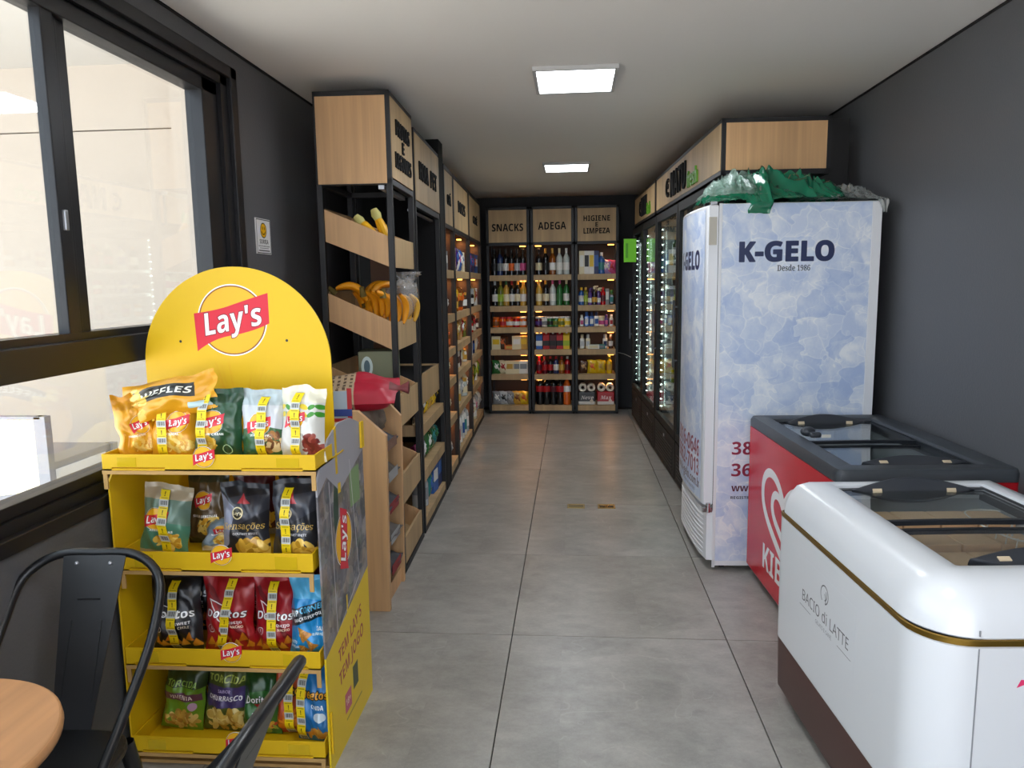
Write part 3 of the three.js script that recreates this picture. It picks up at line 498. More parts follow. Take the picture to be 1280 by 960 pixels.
    part(t, 'pouch_body', G('ob', () => pillow(0.115, 0.165, 0.06, 3.3, 8, 10)), shiny(a));
    part(t, 'print', G('op', () => { const g = pillow(0.07, 0.08, 0.03, 4.1, 6, 6); g.translate(0, 0.045, 0.018); return g; }), matte(b));
  }],
  can: [0.068, 0.12, 0.068, (t, a, b) => {
    part(t, 'can_body', G('nb', () => lathe([[0, 0.002], [0.024, 0], [0.031, 0.008], [0.031, 0.105], [0.026, 0.116]], 16)), shiny(a));
    part(t, 'lid', G('nd', () => lathe([[0.026, 0.115], [0.0265, 0.118], [0.024, 0.1165], [0, 0.1165]], 16)), SILVER);
    part(t, 'band', G('nn', () => cyl(0.0315, 0.0315, 0.03, 16, true).translate(0, 0.06, 0)), matte(b));
  }],
  flatbox: [0.14, 0.055, 0.1, (t, a, b) => {
    part(t, 'box_body', G('fb', () => bx(0.13, 0.05, 0.09, 0, 0.025, 0, 0.003)), matte(a));
    part(t, 'print', G('fp', () => bx(0.1, 0.03, 0.001, 0, 0.025, 0.0455)), matte(b));
  }],
};
const NOUN = { wine: 'wine bottle', soda: 'soda bottle', jar: 'jar', bottle: 'bottle', tube: 'squeeze bottle', spray: 'spray bottle', carton: 'carton', box: 'box', tallbox: 'tall box', pouch: 'pouch', can: 'can', flatbox: 'flat box' };
const MARK = { wine: 'label', soda: 'label', jar: 'label', bottle: 'label', tube: 'label', spray: 'label', carton: 'print', box: 'print', tallbox: 'print', pouch: 'print', can: 'band', flatbox: 'print' };
function goods(kind, a, b, c) {
  const k = [kind, a, b, c].join();
  const first = !protos[k];
  let o;
  if (first) { o = new THREE.Group(); KIND[kind][3](o, a, b, c ?? b); protos[k] = o; } else o = protos[k].clone();
  o.name = numbered(NOUN[kind].replace(' ', '_')); scene.add(o);
  return o;
}
const ORD = ['first', 'second', 'third', 'fourth', 'fifth', 'sixth', 'seventh', 'eighth', 'ninth', 'tenth'];
// items: 'kind a b c scale'; at(i, n) gives the place of the i-th of n
function row(items, at, where, from, group, turn = 0) {
  items.forEach((it, i) => {
    const [kind, a, b, c, s] = it.split(' '), o = goods(kind, a, b, c), sc = s ? +s : 1;
    const [x, y, z] = at(i, items.length);
    o.position.set(x, y, z); o.rotation.y = turn + rr(-0.12, 0.12); o.scale.setScalar(sc);
    tag(o, `${a} ${NOUN[kind]} with ${b} ${MARK[kind]}, ${ORD[i]} from ${from}, ${where}`, NOUN[kind].split(' ').pop(), group);
  });
}
const STRIPL = (warm) => M(warm ? 0xffd9a0 : 0xf4fbff, 0.5, 0, { emissive: warm ? 0xffa94a : 0xdff2ff, emissiveIntensity: STRIP_GLOW });
const WARMS = STRIPL(true);

// ---------- the end shelves ----------
const SHELF_Y = [1.627, 1.271, 1.021, 0.76, 0.468, 0.098];
function shelfUnit(name, label, pos, turn, w, d, o) {     // front on +z, width on x, origin at the front middle of the base
  const t = thing(name, label, 'shelf unit', pos, turn), H = o.h ?? 2.4, p = 0.032;
  parts(t, 'upright', [-1, 1].flatMap((s) => [b2(s * (w / 2 - p), s * w / 2, 0, H, -p, 0, 0.002), b2(s * (w / 2 - p), s * w / 2, 0, H, -d, -d + p, 0.002)]), STEEL);
  parts(t, 'top_frame', [b2(-w / 2, w / 2, H - p, H, -p, 0, 0.002), b2(-w / 2, w / 2, H - p, H, -d, -d + p), b2(-w / 2, w / 2, 1.965, 2.0, -p, 0, 0.002), b2(-w / 2, w / 2, 0, 0.03, -p, 0, 0.002)], STEEL);
  part(t, 'back_panel', b2(-w / 2 + p, w / 2 - p, 0.03, H - p, -d - 0.008, -d + 0.004), DARKWOOD);
  for (const s of [-1, 1]) part(t, 'side_panel', b2(s * (w / 2 - 0.004), s * (w / 2 - 0.014), 0.03, o.sideTop ?? H - p, -d + p, -p), o.sideMat ?? DARKWOOD);
  if (o.sign) {
    const sp = part(t, 'sign_panel', b2(-w / 2 + p, w / 2 - p, 2.0, H - p, -0.02, -0.004, 0.001), WOODG);
    o.sign.forEach(([s, sw, sh_, sy]) => part(sp, 'lettering', letters(s, sw, sh_, 0.008).translate(0, sy, -0.004), BLACKM));
  }
  for (const y of o.shelves) {
    const s = part(t, 'shelf', b2(-w / 2 + p, w / 2 - p, y - 0.064, y, -d + 0.01, -0.006, 0.001), WOODG);
    if (o.lit !== false && y !== o.shelves[0]) { }
  }
  const unders = [1.965, ...o.shelves.slice(0, -1).map((y) => y - 0.064)];
  unders.forEach((y, i) => {
    if (o.lit === false || (o.lit && !o.lit.includes(i))) return;
    const lx = (o.lamp ?? 1) * (w / 2 - 0.085);
    const st = part(t, 'led_lamp', [b2(lx - 0.035, lx + 0.035, y - 0.012, y - 0.001, -0.11, -0.07, 0.003)], WARMS);
    const l = new THREE.RectAreaLight(0xffb870, STRIP_LIGHT * (o.dim ?? 1), 0.065, 0.035); l.name = 'lamp_light'; l.position.set(lx, y - 0.014, -0.09); l.rotation.x = -Math.PI / 2; t.add(l);
  });
  return t;
}
const FZ = -8.7, FW = 0.49;
const farX = [-0.739, -0.2275, 0.2805];
shelfUnit('end_shelf', 'tall end shelf of snacks and bottles, next to the window wall', [farX[0], 0, FZ], 0, 0.5, 0.4, { shelves: SHELF_Y, dim: 0.7, sign: [['SNACKS', 0.36, 0.085, 2.17]] });
shelfUnit('end_shelf', 'tall end shelf with wine bottles, middle of the three end shelves', [farX[1], 0, FZ], 0, 0.5, 0.4, { shelves: SHELF_Y, dim: 0.6, lamp: -1, sign: [['ADEGA', 0.32, 0.085, 2.18]] });
shelfUnit('end_shelf', 'tall end shelf of toiletries and paper rolls, next to the coolers', [farX[2], 0, FZ], 0, 0.5, 0.4, { shelves: SHELF_Y, sign: [['HIGIENE', 0.3, 0.062, 2.255], ['E', 0.03, 0.05, 2.185], ['LIMPEZA', 0.3, 0.062, 2.115]] });
const ROWN = ['top', 'second', 'third', 'fourth', 'fifth', 'bottom'];
const farGoods = [
  [['wine black black black', 'wine navy grey black', 'wine black white black', 'wine black orange black', 'wine black silver black', 'wine black pink black'],
    ['wine black white silver', 'wine olive lime gold', 'wine gold cream green', 'wine black white red', 'wine black cream gold', 'wine gold white gold'],
    ['jar orange amber orange', 'jar orange red red', 'jar orange white red', 'jar red white orange', 'jar orange white white'],
    ['box cream yellow', 'pouch brown orange', 'flatbox orange gold', 'box cream white', 'box gold yellow'],
    ['pouch green white', 'pouch cream red', 'box cream gold', 'box cream grey', 'box white grey'],
    ['pouch grey white', 'pouch silver black', 'pouch grey silver', 'pouch gold amber', 'pouch yellow orange']],
  [['wine black cream black', 'wine black black gold', 'wine amber white gold', 'wine clear white cream', 'wine clear white white'],
    ['wine gold cream gold', 'wine black cream gold', 'wine clear white pink', 'wine green green pink', 'wine green white cream'],
    ['jar maroon purple white', 'jar white grey white', 'jar green black white', 'jar green olive white', 'jar yellow olive white', 'jar cream yellow white'],
    ['carton blue white white', 'carton red black white', 'carton maroon black white', 'carton red black cream', 'carton yellow lime white'],
    ['bottle red maroon red', 'bottle maroon red red', 'bottle black red red', 'bottle navy white red', 'bottle amber gold red', 'bottle red maroon white'],
    ['soda black red red', 'soda black red white', 'soda black maroon red', 'soda black red maroon', 'soda orange white orange']],
  [['tallbox cream white', 'tallbox white black', 'tallbox white yellow', 'tallbox navy blue', 'bottle blue teal white 1.2', 'pouch lilac white', 'pouch pink red'],
    ['bottle blue white yellow', 'bottle olive lime gold', 'spray purple white purple 0.85', 'spray black gold cream 0.95', 'spray purple white cream 0.85', 'bottle red maroon red', 'tallbox grey white _ 0.7', 'tube black teal green'],
    ['tube white pink white 0.8', 'tube blue white blue', 'tube blue white navy', 'tube white blue navy', 'jar cream pink cream', 'tube purple pink purple 0.8', 'tube white red white 0.8'],
    ['tube white silver cream', 'tube cream silver white', 'flatbox white cream', 'flatbox teal grey', 'tube white navy silver', 'bottle brown white white 0.8'],
    ['pouch brown tan', 'pouch yellow orange', 'pouch yellow gold', 'bottle yellow gold olive']],
];
const UNITN = ['shelf unit by window wall', 'wine shelf unit', 'toiletry shelf unit'];
farGoods.forEach((unit, u) => unit.forEach((items, r) => {
  const from = 'the window side';
  row(items, (i, n) => [farX[u] - 0.2 + 0.4 * (i + 0.5) / n + (n > 5 ? 0 : 0), SHELF_Y[r] + 0.0005, FZ - 0.075 - 0.02 * hsh(i, r, u)], `${ROWN[r]} ${UNITN[u]}`, 'window side', `${ROWN[r]} row of the ${UNITN[u]}`);
}));
// paper roll packs
{
  const mk = (base, word, col, lab, x, fg) => {
    const t = thing('paper_roll_pack', lab, 'paper rolls', [x, SHELF_Y[5] + 0.0005, FZ - 0.1], 0);
    const tex = ctex(256, 192, (c, w, h) => { c.fillStyle = base; c.fillRect(0, 0, w, h); c.fillStyle = '#d9d4cc'; c.fillRect(0, 140, w, 52); txt(c, word, 128, 84, 74, fg, { font: 'serif', style: 'italic bold' }); c.fillStyle = col; c.beginPath(); c.arc(196, 136, 26, 0, 7); c.fill(); });
    part(t, 'printed_wrap', planar(bx(0.2, 0.155, 0.13, 0, 0.0775, 0, 0.012), -0.1, 0.1, 0, 0.155), new THREE.MeshStandardMaterial({ map: tex, roughness: 0.3 }));
    for (const s of [-1, 1]) { const r = part(t, 'paper_roll', lathe([[0.018, 0], [0.045, 0], [0.047, 0.004], [0.047, 0.1], [0.045, 0.105], [0.018, 0.105], [0.018, 0]], 24).rotateX(Math.PI / 2), M(0xefe6d6, 0.8), [s * 0.05, 0.204, -0.05]); part(r, 'core', cyl(0.0178, 0.0178, 0.1, 16, true).rotateX(Math.PI / 2).translate(0, 0, 0.05), M(0x6b5138, 0.9)); }
  };
  mk('#1e1c1c', 'Neve', '#c9b8a0', 'black wrapped toilet paper pack with two rolls showing on top', farX[2] - 0.112, '#e9e2d8');
  mk('#b01c24', 'Max', '#e2cfc4', 'red wrapped toilet paper pack with two rolls showing on top', farX[2] + 0.108, '#f5e6e0');
}
single('thin_cable', 'thin pale cable sagging across the dark gap beside the end shelves', 'cable', tube([[0.53, 0.72, -8.69], [0.6, 0.7, -8.72], [0.68, 0.66, -8.75]], 0.004, 16, 6), M(0xb8b4a8, 0.5));

// ---------- the shelf run along the window wall ----------
const AL = 0.0268, OLX = -0.9, OLZ = -3.78;
const lp = (s, dx = 0) => [OLX - Math.sin(AL) * s + dx * Math.cos(AL), OLZ - Math.cos(AL) * s - dx * Math.sin(AL)];
// fruit rack: local x = 0 at the aisle face, -z along the run
{
  const [x, z] = lp(0), t = thing('fruit_rack', 'open black steel fruit rack with sloping wooden trays and boxed sign on top', 'rack', [x, 0, z], AL);
  const L = 0.6, D = 0.385, p = 0.03, H = 2.5;
  for (const px of [-p / 2, -D + p / 2]) for (const pz of [-p / 2, -L + p / 2]) part(t, 'post', bx(p, H, p, px, H / 2, pz, 0.003), STEEL);
  parts(t, 'top_frame', [H - p / 2, 2.06].flatMap((y) => [bx(p, p, L, -p / 2, y, -L / 2, 0.003), bx(p, p, L, -D + p / 2, y, -L / 2, 0.003), bx(D, p, p, -D / 2, y, -p / 2, 0.003), bx(D, p, p, -D / 2, y, -L + p / 2, 0.003)]), STEEL);
  parts(t, 'base_frame', [bx(p, p, L, -p / 2, p / 2, -L / 2), bx(D, p, p, -D / 2, p / 2, -p / 2)], STEEL);
  part(t, 'end_panel', b2(-D + 0.012, -0.022, 2.05, 2.475, -0.016, 0.002, 0.001), WOOD);
  part(t, 'top_board', b2(-D + p, -p, 2.478, 2.488, -L + p, -p), BLACK);
  const sp = part(t, 'sign_panel', b2(-0.014, 0.002, 2.08, 2.475, -L + 0.014, -0.02, 0.001), WOODG);
  [['FRUTAS', 0.36, 0.08, 2.345], ['E', 0.045, 0.06, 2.265], ['LEGUMES', 0.42, 0.08, 2.18]].forEach(([s, w, h, y]) => part(sp, 'lettering', letters(s, w, h, 0.008).rotateY(Math.PI / 2).translate(0.002, y, -0.3), BLACKM));
  part(t, 'light_rail', bx(0.03, 0.02, L - 2 * p, -0.06, 2.035, -L / 2), SILVER);
  // [front lip top, front lip bottom, back top, back bottom]
  [[1.785, 1.632, 1.937, 1.775], [1.35, 1.205, 1.514, 1.371], [0.965, 0.795, 1.13, 0.96], [0.535, 0.37, 0.7, 0.53], [0.18, 0.035, 0.34, 0.2]].forEach(([ft, fb, bt, bb]) => {
    const side = ext([[-D + 0.012, bb], [-0.02, fb], [-0.02, ft], [-D + 0.012, bt]], 0.012, 0.001);
    const tr = sub(t, 'tray');
    parts(tr, 'side_board', [muv(side.clone().translate(0, 0, -0.03)), muv(side.clone().translate(0, 0, -L + 0.02))], WOOD);
    part(tr, 'front_board', b2(-0.02, -0.006, fb, ft, -L + 0.02, -0.02, 0.001), WOODG);
    part(tr, 'bottom_board', muv(ext([[-D + 0.012, bb + 0.005], [-0.018, fb + 0.005], [-0.018, fb + 0.017], [-D + 0.012, bb + 0.017]], L - 0.06).translate(0, 0, -L + 0.032)), WOODG);
    part(tr, 'back_board', b2(-D + 0.012, -D + 0.022, bb + 0.01, bt, -L + 0.032, -0.032), WOODG);
  });
}
const L3 = (x, y, z) => { const c = Math.cos(AL), s = Math.sin(AL); return [OLX + x * c + z * s, y, OLZ - x * s + z * c]; };   // a point of the rack's own frame
// fruit
function fruitCurve(n, len, bend, r) { const p = []; for (let i = 0; i <= 10; i++) { const a = i / 10; p.push(new THREE.Vector3((a - 0.5) * len, bend * Math.sin(Math.PI * a), 0)); } const g = new THREE.TubeGeometry(new THREE.CatmullRomCurve3(p), 16, r, 8); const q = g.attributes.position; for (let i = 0; i <= 16; i++) { const a = i / 16, k = Math.pow(Math.sin(Math.PI * (0.04 + 0.92 * a)), 0.45), cx = (a - 0.5) * len, cy = bend * Math.sin(Math.PI * a); for (let j = 0; j <= 8; j++) { const m = i * 9 + j; q.setXYZ(m, cx + (q.getX(m) - cx) * k, cy + (q.getY(m) - cy) * k, q.getZ(m) * k); } } g.computeVertexNormals(); return g; }
const BAN = M(0xe6970c, 0.5), STEM = M(0x6b5a24, 0.8);
function bananas(label, pos, turn, roll, n = 5, col = BAN) {
  const t = thing('banana_bunch', label, 'bananas', pos, turn, 'bananas on the second tray'); t.rotation.z = roll;
  for (let i = 0; i < n; i++) { const b = part(t, 'banana', G('ban', () => fruitCurve(0, 0.17, 0.045, 0.019)), col, [0, 0.02 + 0.006 * (i % 2), (i - (n - 1) / 2) * 0.034], [0.15 * (i - (n - 1) / 2), 0, 0]); part(b, 'tip', G('btip', () => new THREE.SphereGeometry(0.006, 8, 6).translate(0.085, 0.005, 0)), STEM); }
  part(t, 'stem', cyl(0.012, 0.018, 0.05, 10).rotateZ(1.2).translate(-0.1, 0.005, 0), STEM);
}
bananas('small banana bunch low at the back of the second fruit tray', L3(-0.27, 1.475, -0.12), 0.3, -0.4, 4);
bananas('banana bunch standing on end in the middle of the second fruit tray', L3(-0.17, 1.43, -0.12), 1.3, -0.9, 5);
bananas('big banana bunch against the front post of the second fruit tray', L3(-0.09, 1.405, -0.14), 1.6, -1.2, 6);
bananas('banana bunch tipped up behind the others on the second fruit tray', L3(-0.13, 1.48, -0.25), 0.6, 0.5, 4);
bananas('banana bunch inside the clear plastic bag on the second tray', L3(-0.075, 1.4, -0.36), 1.5, -1.1, 6, M(0xdba838, 0.5));
{
  const pos = L3(-0.075, 1.33, -0.38), t = thing('clear_fruit_bag', 'clear plastic bag holding yellow fruit, twisted open at the top', 'plastic bag', pos, 0);
  const g = new THREE.SphereGeometry(0.1, 24, 18); const q = g.attributes.position;
  for (let i = 0; i < q.count; i++) { let x = q.getX(i), y = q.getY(i), z = q.getZ(i); const up = Math.max(0, y / 0.1), k = 1 + (vn(x * 40 + 9, z * 40 + y * 50, 81) - 0.5) * 0.3; x *= k * (1 + up * 0.2); z *= k * (1.1 + up * 0.35); y = y * 1.05 + 0.105; if (up > 0.6) y += (vn(x * 70, z * 70, 82)) * 0.05; x += 0.04 * up; q.setXYZ(i, x, y, z - 0.03 * up); }
  g.computeVertexNormals(); part(t, 'plastic_film', g, CLEAR);
  const c = new THREE.ConeGeometry(0.075, 0.1, 20, 6, true); const w = c.attributes.position; for (let i = 0; i < w.count; i++) { const a = (0.05 - w.getY(i)) / 0.1; w.setXYZ(i, w.getX(i) * (1 + 0.4 * Math.sin(i * 2.3)) , w.getY(i), w.getZ(i) * (1 + 0.4 * Math.sin(i * 1.7))); } c.computeVertexNormals();
  part(t, 'gathered_neck', c.rotateX(Math.PI).translate(0.05, 0.235, -0.05), CLEAR);
}
function corn(label, pos, rot, len) {
  const t = thing('corn_cob', label, 'corn', pos, 0, 'corn cobs on the top tray'); t.rotation.set(...rot);
  const g = []; for (let i = 0; i <= 18; i++) { const a = i / 18; g.push([0.027 * Math.pow(Math.sin(Math.PI * (0.1 + 0.88 * a)), 0.5), a * len]); }
  const k = lathe(g, 24), q = k.attributes.position; for (let i = 0; i < q.count; i++) { const a = Math.atan2(q.getZ(i), q.getX(i)), f = 1 + 0.05 * Math.cos(a * 12) + 0.03 * Math.cos(q.getY(i) * 800); q.setX(i, q.getX(i) * f); q.setZ(i, q.getZ(i) * f); } k.computeVertexNormals();
  part(t, 'kernels', k, M(0xe8ac14, 0.45));
  part(t, 'husk_stalk', lathe([[0.018, -0.01], [0.027, 0.02], [0.02, 0.05]], 10).rotateX(Math.PI).translate(0, len + 0.01, 0), M(0xc5bd74, 0.8));
}
corn('large bright yellow corn cob leaning up beside the front post, top tray', L3(-0.035, 1.72, -0.13), [-0.1, 0, 0.42], 0.22);
corn('shorter corn cob with pale stalk lying behind the first one', L3(-0.105, 1.775, -0.11), [-0.1, 0.1, 0.75], 0.15);
// carton on the third tray
{
  const t = thing('produce_carton', 'grey green carton with a white oval sticker under the banana tray', 'box', L3(-0.13, 1.03, -0.14), 0.1);
  part(t, 'carton_body', bx(0.19, 0.17, 0.2, 0, 0.085, 0, 0.004), M(0x7d8168, 0.7));
  part(t, 'sticker', ext(Array.from({ length: 24 }, (_, i) => [0.03 * Math.cos(i / 24 * 6.2832), 0.055 * Math.sin(i / 24 * 6.2832)]), 0.002).translate(-0.05, 0.09, 0.1), M(0xcfe0de, 0.4));
  part(t, 'sticker_print', ext(Array.from({ length: 24 }, (_, i) => [0.016 * Math.cos(i / 24 * 6.2832), 0.036 * Math.sin(i / 24 * 6.2832)]), 0.001).translate(-0.05, 0.09, 0.102), M(0x55707c, 0.4));
}
{ const o = goods('pouch', 'gold', 'cream'); o.position.set(...L3(-0.1, 0.47, -0.2)); tag(o, 'shiny gold pouch lying in the fourth fruit rack tray', 'pouch'); const q = goods('pouch', 'pink', 'white'); q.position.set(...L3(-0.14, 0.48, -0.34)); tag(q, 'pink pouch behind the gold one in the fruit rack', 'pouch'); }
[['green', 0x6b9a2c, -0.07, -0.13], ['green', 0x7aa532, -0.09, -0.23], ['red', 0xa8302a, -0.1, -0.32], ['red', 0xb5402c, -0.15, -0.16]].forEach(([n, col, x, zz], i) => {
  const t = thing('apple', `${n} apple in the lowest fruit tray, ${['by the front post', 'second along the lip', 'third along the lip', 'set back behind the others'][i]}`, 'apple', L3(x, 0.075 + (-0.02 - x) * 0.45, zz), 0, 'apples in the lowest tray');
  part(t, 'fruit_skin', G('apple', () => lathe([[0, 0.004], [0.015, 0], [0.032, 0.012], [0.039, 0.035], [0.034, 0.058], [0.016, 0.068], [0.004, 0.06], [0, 0.058]], 20)), M(col, 0.35)); part(t, 'stem', G('astem', () => cyl(0.0015, 0.002, 0.018, 6).rotateZ(0.2).translate(0, 0.068, 0)), STEM);
});
const LR = AL + Math.PI / 2;           // units of the run turn their front to the aisle
const unitAt = (s0, s1, dx = 0) => { const [x, z] = lp((s0 + s1) / 2, dx); return [x, 0, z]; };
// second unit: dark bay above a wooden bin and three shelves
{
  const s0 = 0.655, s1 = 1.6, w = s1 - s0, d = 0.385, p = 0.03, H = 2.45;
  const t = thing('bay_shelf', 'black bay with wooden bin and low shelves, next to the fruit rack', 'shelf unit', unitAt(s0, s1), LR);
  parts(t, 'upright', [-1, 1].flatMap((s) => [b2(s * (w / 2 - p), s * w / 2, 0, H, -p, 0, 0.002), b2(s * (w / 2 - p), s * w / 2, 0, H, -d, -d + p, 0.002)]), STEEL);
  parts(t, 'top_frame', [b2(-w / 2, w / 2, H - p, H, -p, 0), b2(-w / 2, w / 2, 2.0, 2.035, -p, 0), b2(-w / 2, w / 2, 0, 0.03, -p, 0)], STEEL);
  part(t, 'back_panel', b2(-w / 2 + p, w / 2 - p, 0.03, H - p, -d - 0.006, -d + 0.004), BLACKM);
  part(t, 'side_panel', b2(-w / 2 + 0.004, -w / 2 + 0.016, 0.6, 1.85, -d + 0.1, -0.15), M(0x6a4c38, 0.6));
  part(t, 'side_panel', b2(w / 2 - 0.016, w / 2 - 0.004, 0.03, H - p, -d + p, -p), BLACKM);
  const sp = part(t, 'sign_panel', b2(-w / 2 + 0.01, w / 2 - 0.01, 2.04, 2.425, -0.02, 0.004, 0.001), WOODG);
  part(sp, 'lettering', letters('HORA', 0.33, 0.11, 0.008).translate(-0.19, 2.225, 0.004), BLACKM); part(sp, 'lettering', letters('PET', 0.25, 0.11, 0.008).translate(0.19, 2.225, 0.004), BLACKM);
  part(t, 'bin', [b2(-w / 2 + p, w / 2 - p, 0.78, 0.97, -0.05, -0.03, 0.002), b2(-w / 2 + p, w / 2 - p, 0.78, 0.79, -d + 0.01, -0.05), b2(w / 2 - p - 0.012, w / 2 - p, 0.79, 0.97, -d + 0.01, -0.05)], WOODG);
  part(t, 'bin_lid', b2(-w / 2 + p, w / 2 - p, 0.945, 0.957, -d + 0.01, -0.052), BLACK);
  for (const y of [0.68, 0.385, 0.085]) part(t, 'shelf', b2(-w / 2 + p, w / 2 - p, y - 0.07, y, -d + 0.01, -0.004, 0.001), WOODG);
  part(t, 'light_rail', bx(w - 0.1, 0.012, 0.02, 0, 1.985, -0.05), SILVER);
}
const runRow = (items, s0, s1, y, dx, where, from, group) => row(items, (i, n) => { const [x, z] = lp(s0 + (s1 - s0) * (i + 0.5) / n, dx); return [x, y + 0.0005, z]; }, where, from, group, LR);
runRow(['pouch black yellow _ 1.15', 'pouch black white _ 1.1', 'pouch yellow gold _ 1.15', 'pouch gold yellow', 'pouch yellow black'], 0.7, 1.56, 0.68, -0.07, 'under the wooden bin', 'fruit rack', 'pouches under the wooden bin');
runRow(['pouch pink lilac', 'pouch silver white', 'pouch green white _ 1.2', 'pouch green teal _ 1.2', 'pouch teal green'], 0.7, 1.56, 0.385, -0.07, 'middle of the low shelves', 'fruit rack', 'pouches on the middle low shelf');
runRow(['bottle silver white black 1.15', 'bottle silver grey black 1.15', 'pouch teal blue _ 1.2', 'box blue white _ 1.35', 'box navy blue _ 1.5'], 0.72, 1.56, 0.085, -0.07, 'lowest shelf under the bin', 'fruit rack', 'goods on the lowest shelf');
// black pillar between the bay and the lit shelves
{ const [x, z] = lp(1.73, -0.2); struct('pillar', b2(-0.2, 0.2, 0, YC, -0.1, 0.1), BLACKM); const o = scene.children.at(-1); o.position.set(x, 0, z); o.rotation.y = AL; }
const SY2 = [1.65, 1.3, 1.03, 0.79, 0.48, 0.1];
const un = [[1.87, 2.39, 'narrow lit shelf right after the black pillar', ['CHÁ', 0.2], 'narrow lit shelf'], [2.41, 3.52, 'lit grocery shelf with jars and bags, between two narrower posts', ['DOCES', 0.5], 'second lit shelf'], [3.54, 4.72, 'lit grocery shelf that meets the end shelves', ['CAFÉ', 0.42], 'third lit shelf']];
un.forEach(([s0, s1, lab, [word, ww]]) => shelfUnit('wall_shelf', lab, unitAt(s0, s1), LR, s1 - s0, 0.38, { h: 2.43, shelves: SY2, dim: 0.8, sign: [[word, ww, 0.1, 2.2]] }));
const runGoods = [
  [['pouch silver white', 'box grey white'], ['pouch cream tan', 'pouch grey white'], ['jar orange gold red', 'jar amber orange orange'], ['box brown tan', 'pouch tan cream'], ['box cream white', 'pouch white cream'], ['pouch navy blue', 'pouch white grey']],
  [['pouch blue pink _ 1.5', 'box cream tan _ 1.3', 'pouch purple blue _ 1.4', 'pouch white pink _ 1.3', 'pouch blue white _ 1.3', 'box cream white _ 1.2'], ['pouch orange yellow _ 1.3', 'jar amber gold gold 1.3', 'pouch yellow orange _ 1.3', 'jar orange brown gold 1.3', 'pouch amber orange _ 1.3', 'jar brown white gold 1.3'],
    ['box red orange _ 1.2', 'pouch yellow red _ 1.2', 'pouch gold cream _ 1.2', 'box tan brown _ 1.2', 'pouch red white _ 1.2', 'box olive gold'], ['box white yellow', 'pouch brown white', 'carton white brown yellow', 'box maroon white', 'pouch cream gold', 'jar white gold gold'],
    ['jar cream white gold 1.4', 'jar cream gold cream 1.4', 'pouch white silver _ 1.3', 'pouch silver white _ 1.3', 'jar clear cream gold 1.4', 'pouch cream white _ 1.3'], ['pouch yellow orange _ 1.3', 'bottle white red red 1.4', 'bottle white silver red 1.4', 'bottle white blue yellow 1.4', 'bottle white teal white 1.4', 'bottle silver white white 1.4']],
  [['pouch purple pink _ 1.3', 'box blue navy _ 1.3', 'pouch pink blue _ 1.3', 'box navy blue _ 1.3', 'pouch red orange _ 1.3', 'box blue white _ 1.3'], ['box white black _ 1.2', 'box white grey _ 1.2', 'jar black white silver 1.3', 'box silver white _ 1.2', 'pouch tan red _ 1.3', 'box white red _ 1.2'],
    ['box white green', 'pouch red green _ 1.2', 'jar red white green', 'pouch maroon red _ 1.2', 'box white red', 'jar maroon white black'], ['bottle blue navy yellow', 'bottle purple blue gold', 'box white gold', 'bottle navy blue white', 'box cream white', 'pouch white grey'],
    ['pouch orange yellow _ 1.3', 'pouch amber orange _ 1.3', 'box yellow olive _ 1.2', 'pouch olive lime _ 1.3', 'box white yellow _ 1.2', 'pouch lime green _ 1.3'], ['pouch white red _ 1.3', 'pouch cream red _ 1.3', 'jar cream white white 1.4', 'pouch white pink _ 1.3', 'pouch silver white _ 1.4', 'pouch white silver _ 1.4']],
];
runGoods.forEach((unit, u) => unit.forEach((items, r) => runRow(items, un[u][0] + 0.05, un[u][1] - 0.05, SY2[r], -0.075, `${ROWN[r]} row ${un[u][4]}`, 'the pillar', `${ROWN[r]} row of the ${un[u][4]}`)));

// ---------- wooden stand with charcoal bags in front of the rack ----------
{
  const t = thing('wooden_bag_stand', 'open wooden stand with two tall cut-corner sides behind the snack display', 'stand', [0, 0, 0]);
  const xb = -1.27;
  const out = (x1, yt, yc, xc) => [[xb, 0], [x1, 0], [x1 + 0.012, yc], [xc, yt], [xb, yt]];
  part(t, 'side_panel', muv(ext(out(-0.872, 0.97, 0.854, -0.99), 0.03, 0.001).translate(0, 0, -3.35)), WOOD);
  part(t, 'side_panel', muv(ext(out(-0.885, 1.02, 0.883, -1.0), 0.03, 0.001).translate(0, 0, -3.71)), WOOD);
  part(t, 'back_panel', b2(xb, xb + 0.018, 0.02, 1.1, -3.35, -3.68), WOOD);
  part(t, 'base_board', b2(xb + 0.018, -0.9, 0.06, 0.08, -3.35, -3.68), WOOD);
  part(t, 'kick_board', b2(-0.92, -0.9, 0, 0.06, -3.35, -3.68), WOOD);
}
const charTex = ctex(256, 256, (c, w, h) => { c.fillStyle = '#b9a184'; c.fillRect(0, 0, w, h); c.fillStyle = '#5a4634'; for (let i = 0; i < 14; i++) for (let j = 0; j < 9; j++) c.fillRect(6 + i * 18, 8 + j * 28 + (i % 2) * 8, 8, 16); c.fillStyle = '#b01c34'; c.fillRect(128, 0, 128, h); });
{
  const t = thing('charcoal_bag', 'red and tan printed paper bag lying on top of the wooden stand', 'bag', [-1.06, 1.03, -3.5], 0, 'charcoal bags'); t.rotation.set(-Math.PI / 2 + 0.35, 0, -Math.PI / 2 + 0.12, 'YXZ');
  const g = pillow(0.26, 0.42, 0.15, 2.2, 14, 18); g.translate(0, -0.2, 0);
  const uv = g.attributes.uv; for (let i = 0; i < uv.count; i++) { const u = uv.getX(i); uv.setXY(i, uv.getY(i) * 0.95, u); }
  part(t, 'paper_sack', g, new THREE.MeshStandardMaterial({ map: charTex, roughness: 0.45 }));
  part(t, 'twisted_end', lathe([[0.05, -0.02], [0.022, 0.015], [0.018, 0.03], [0.045, 0.07], [0.03, 0.072]], 14).scale(1, 1, 0.6).translate(0, 0.2, 0.01), M(0x7a3a3c, 0.6));
}
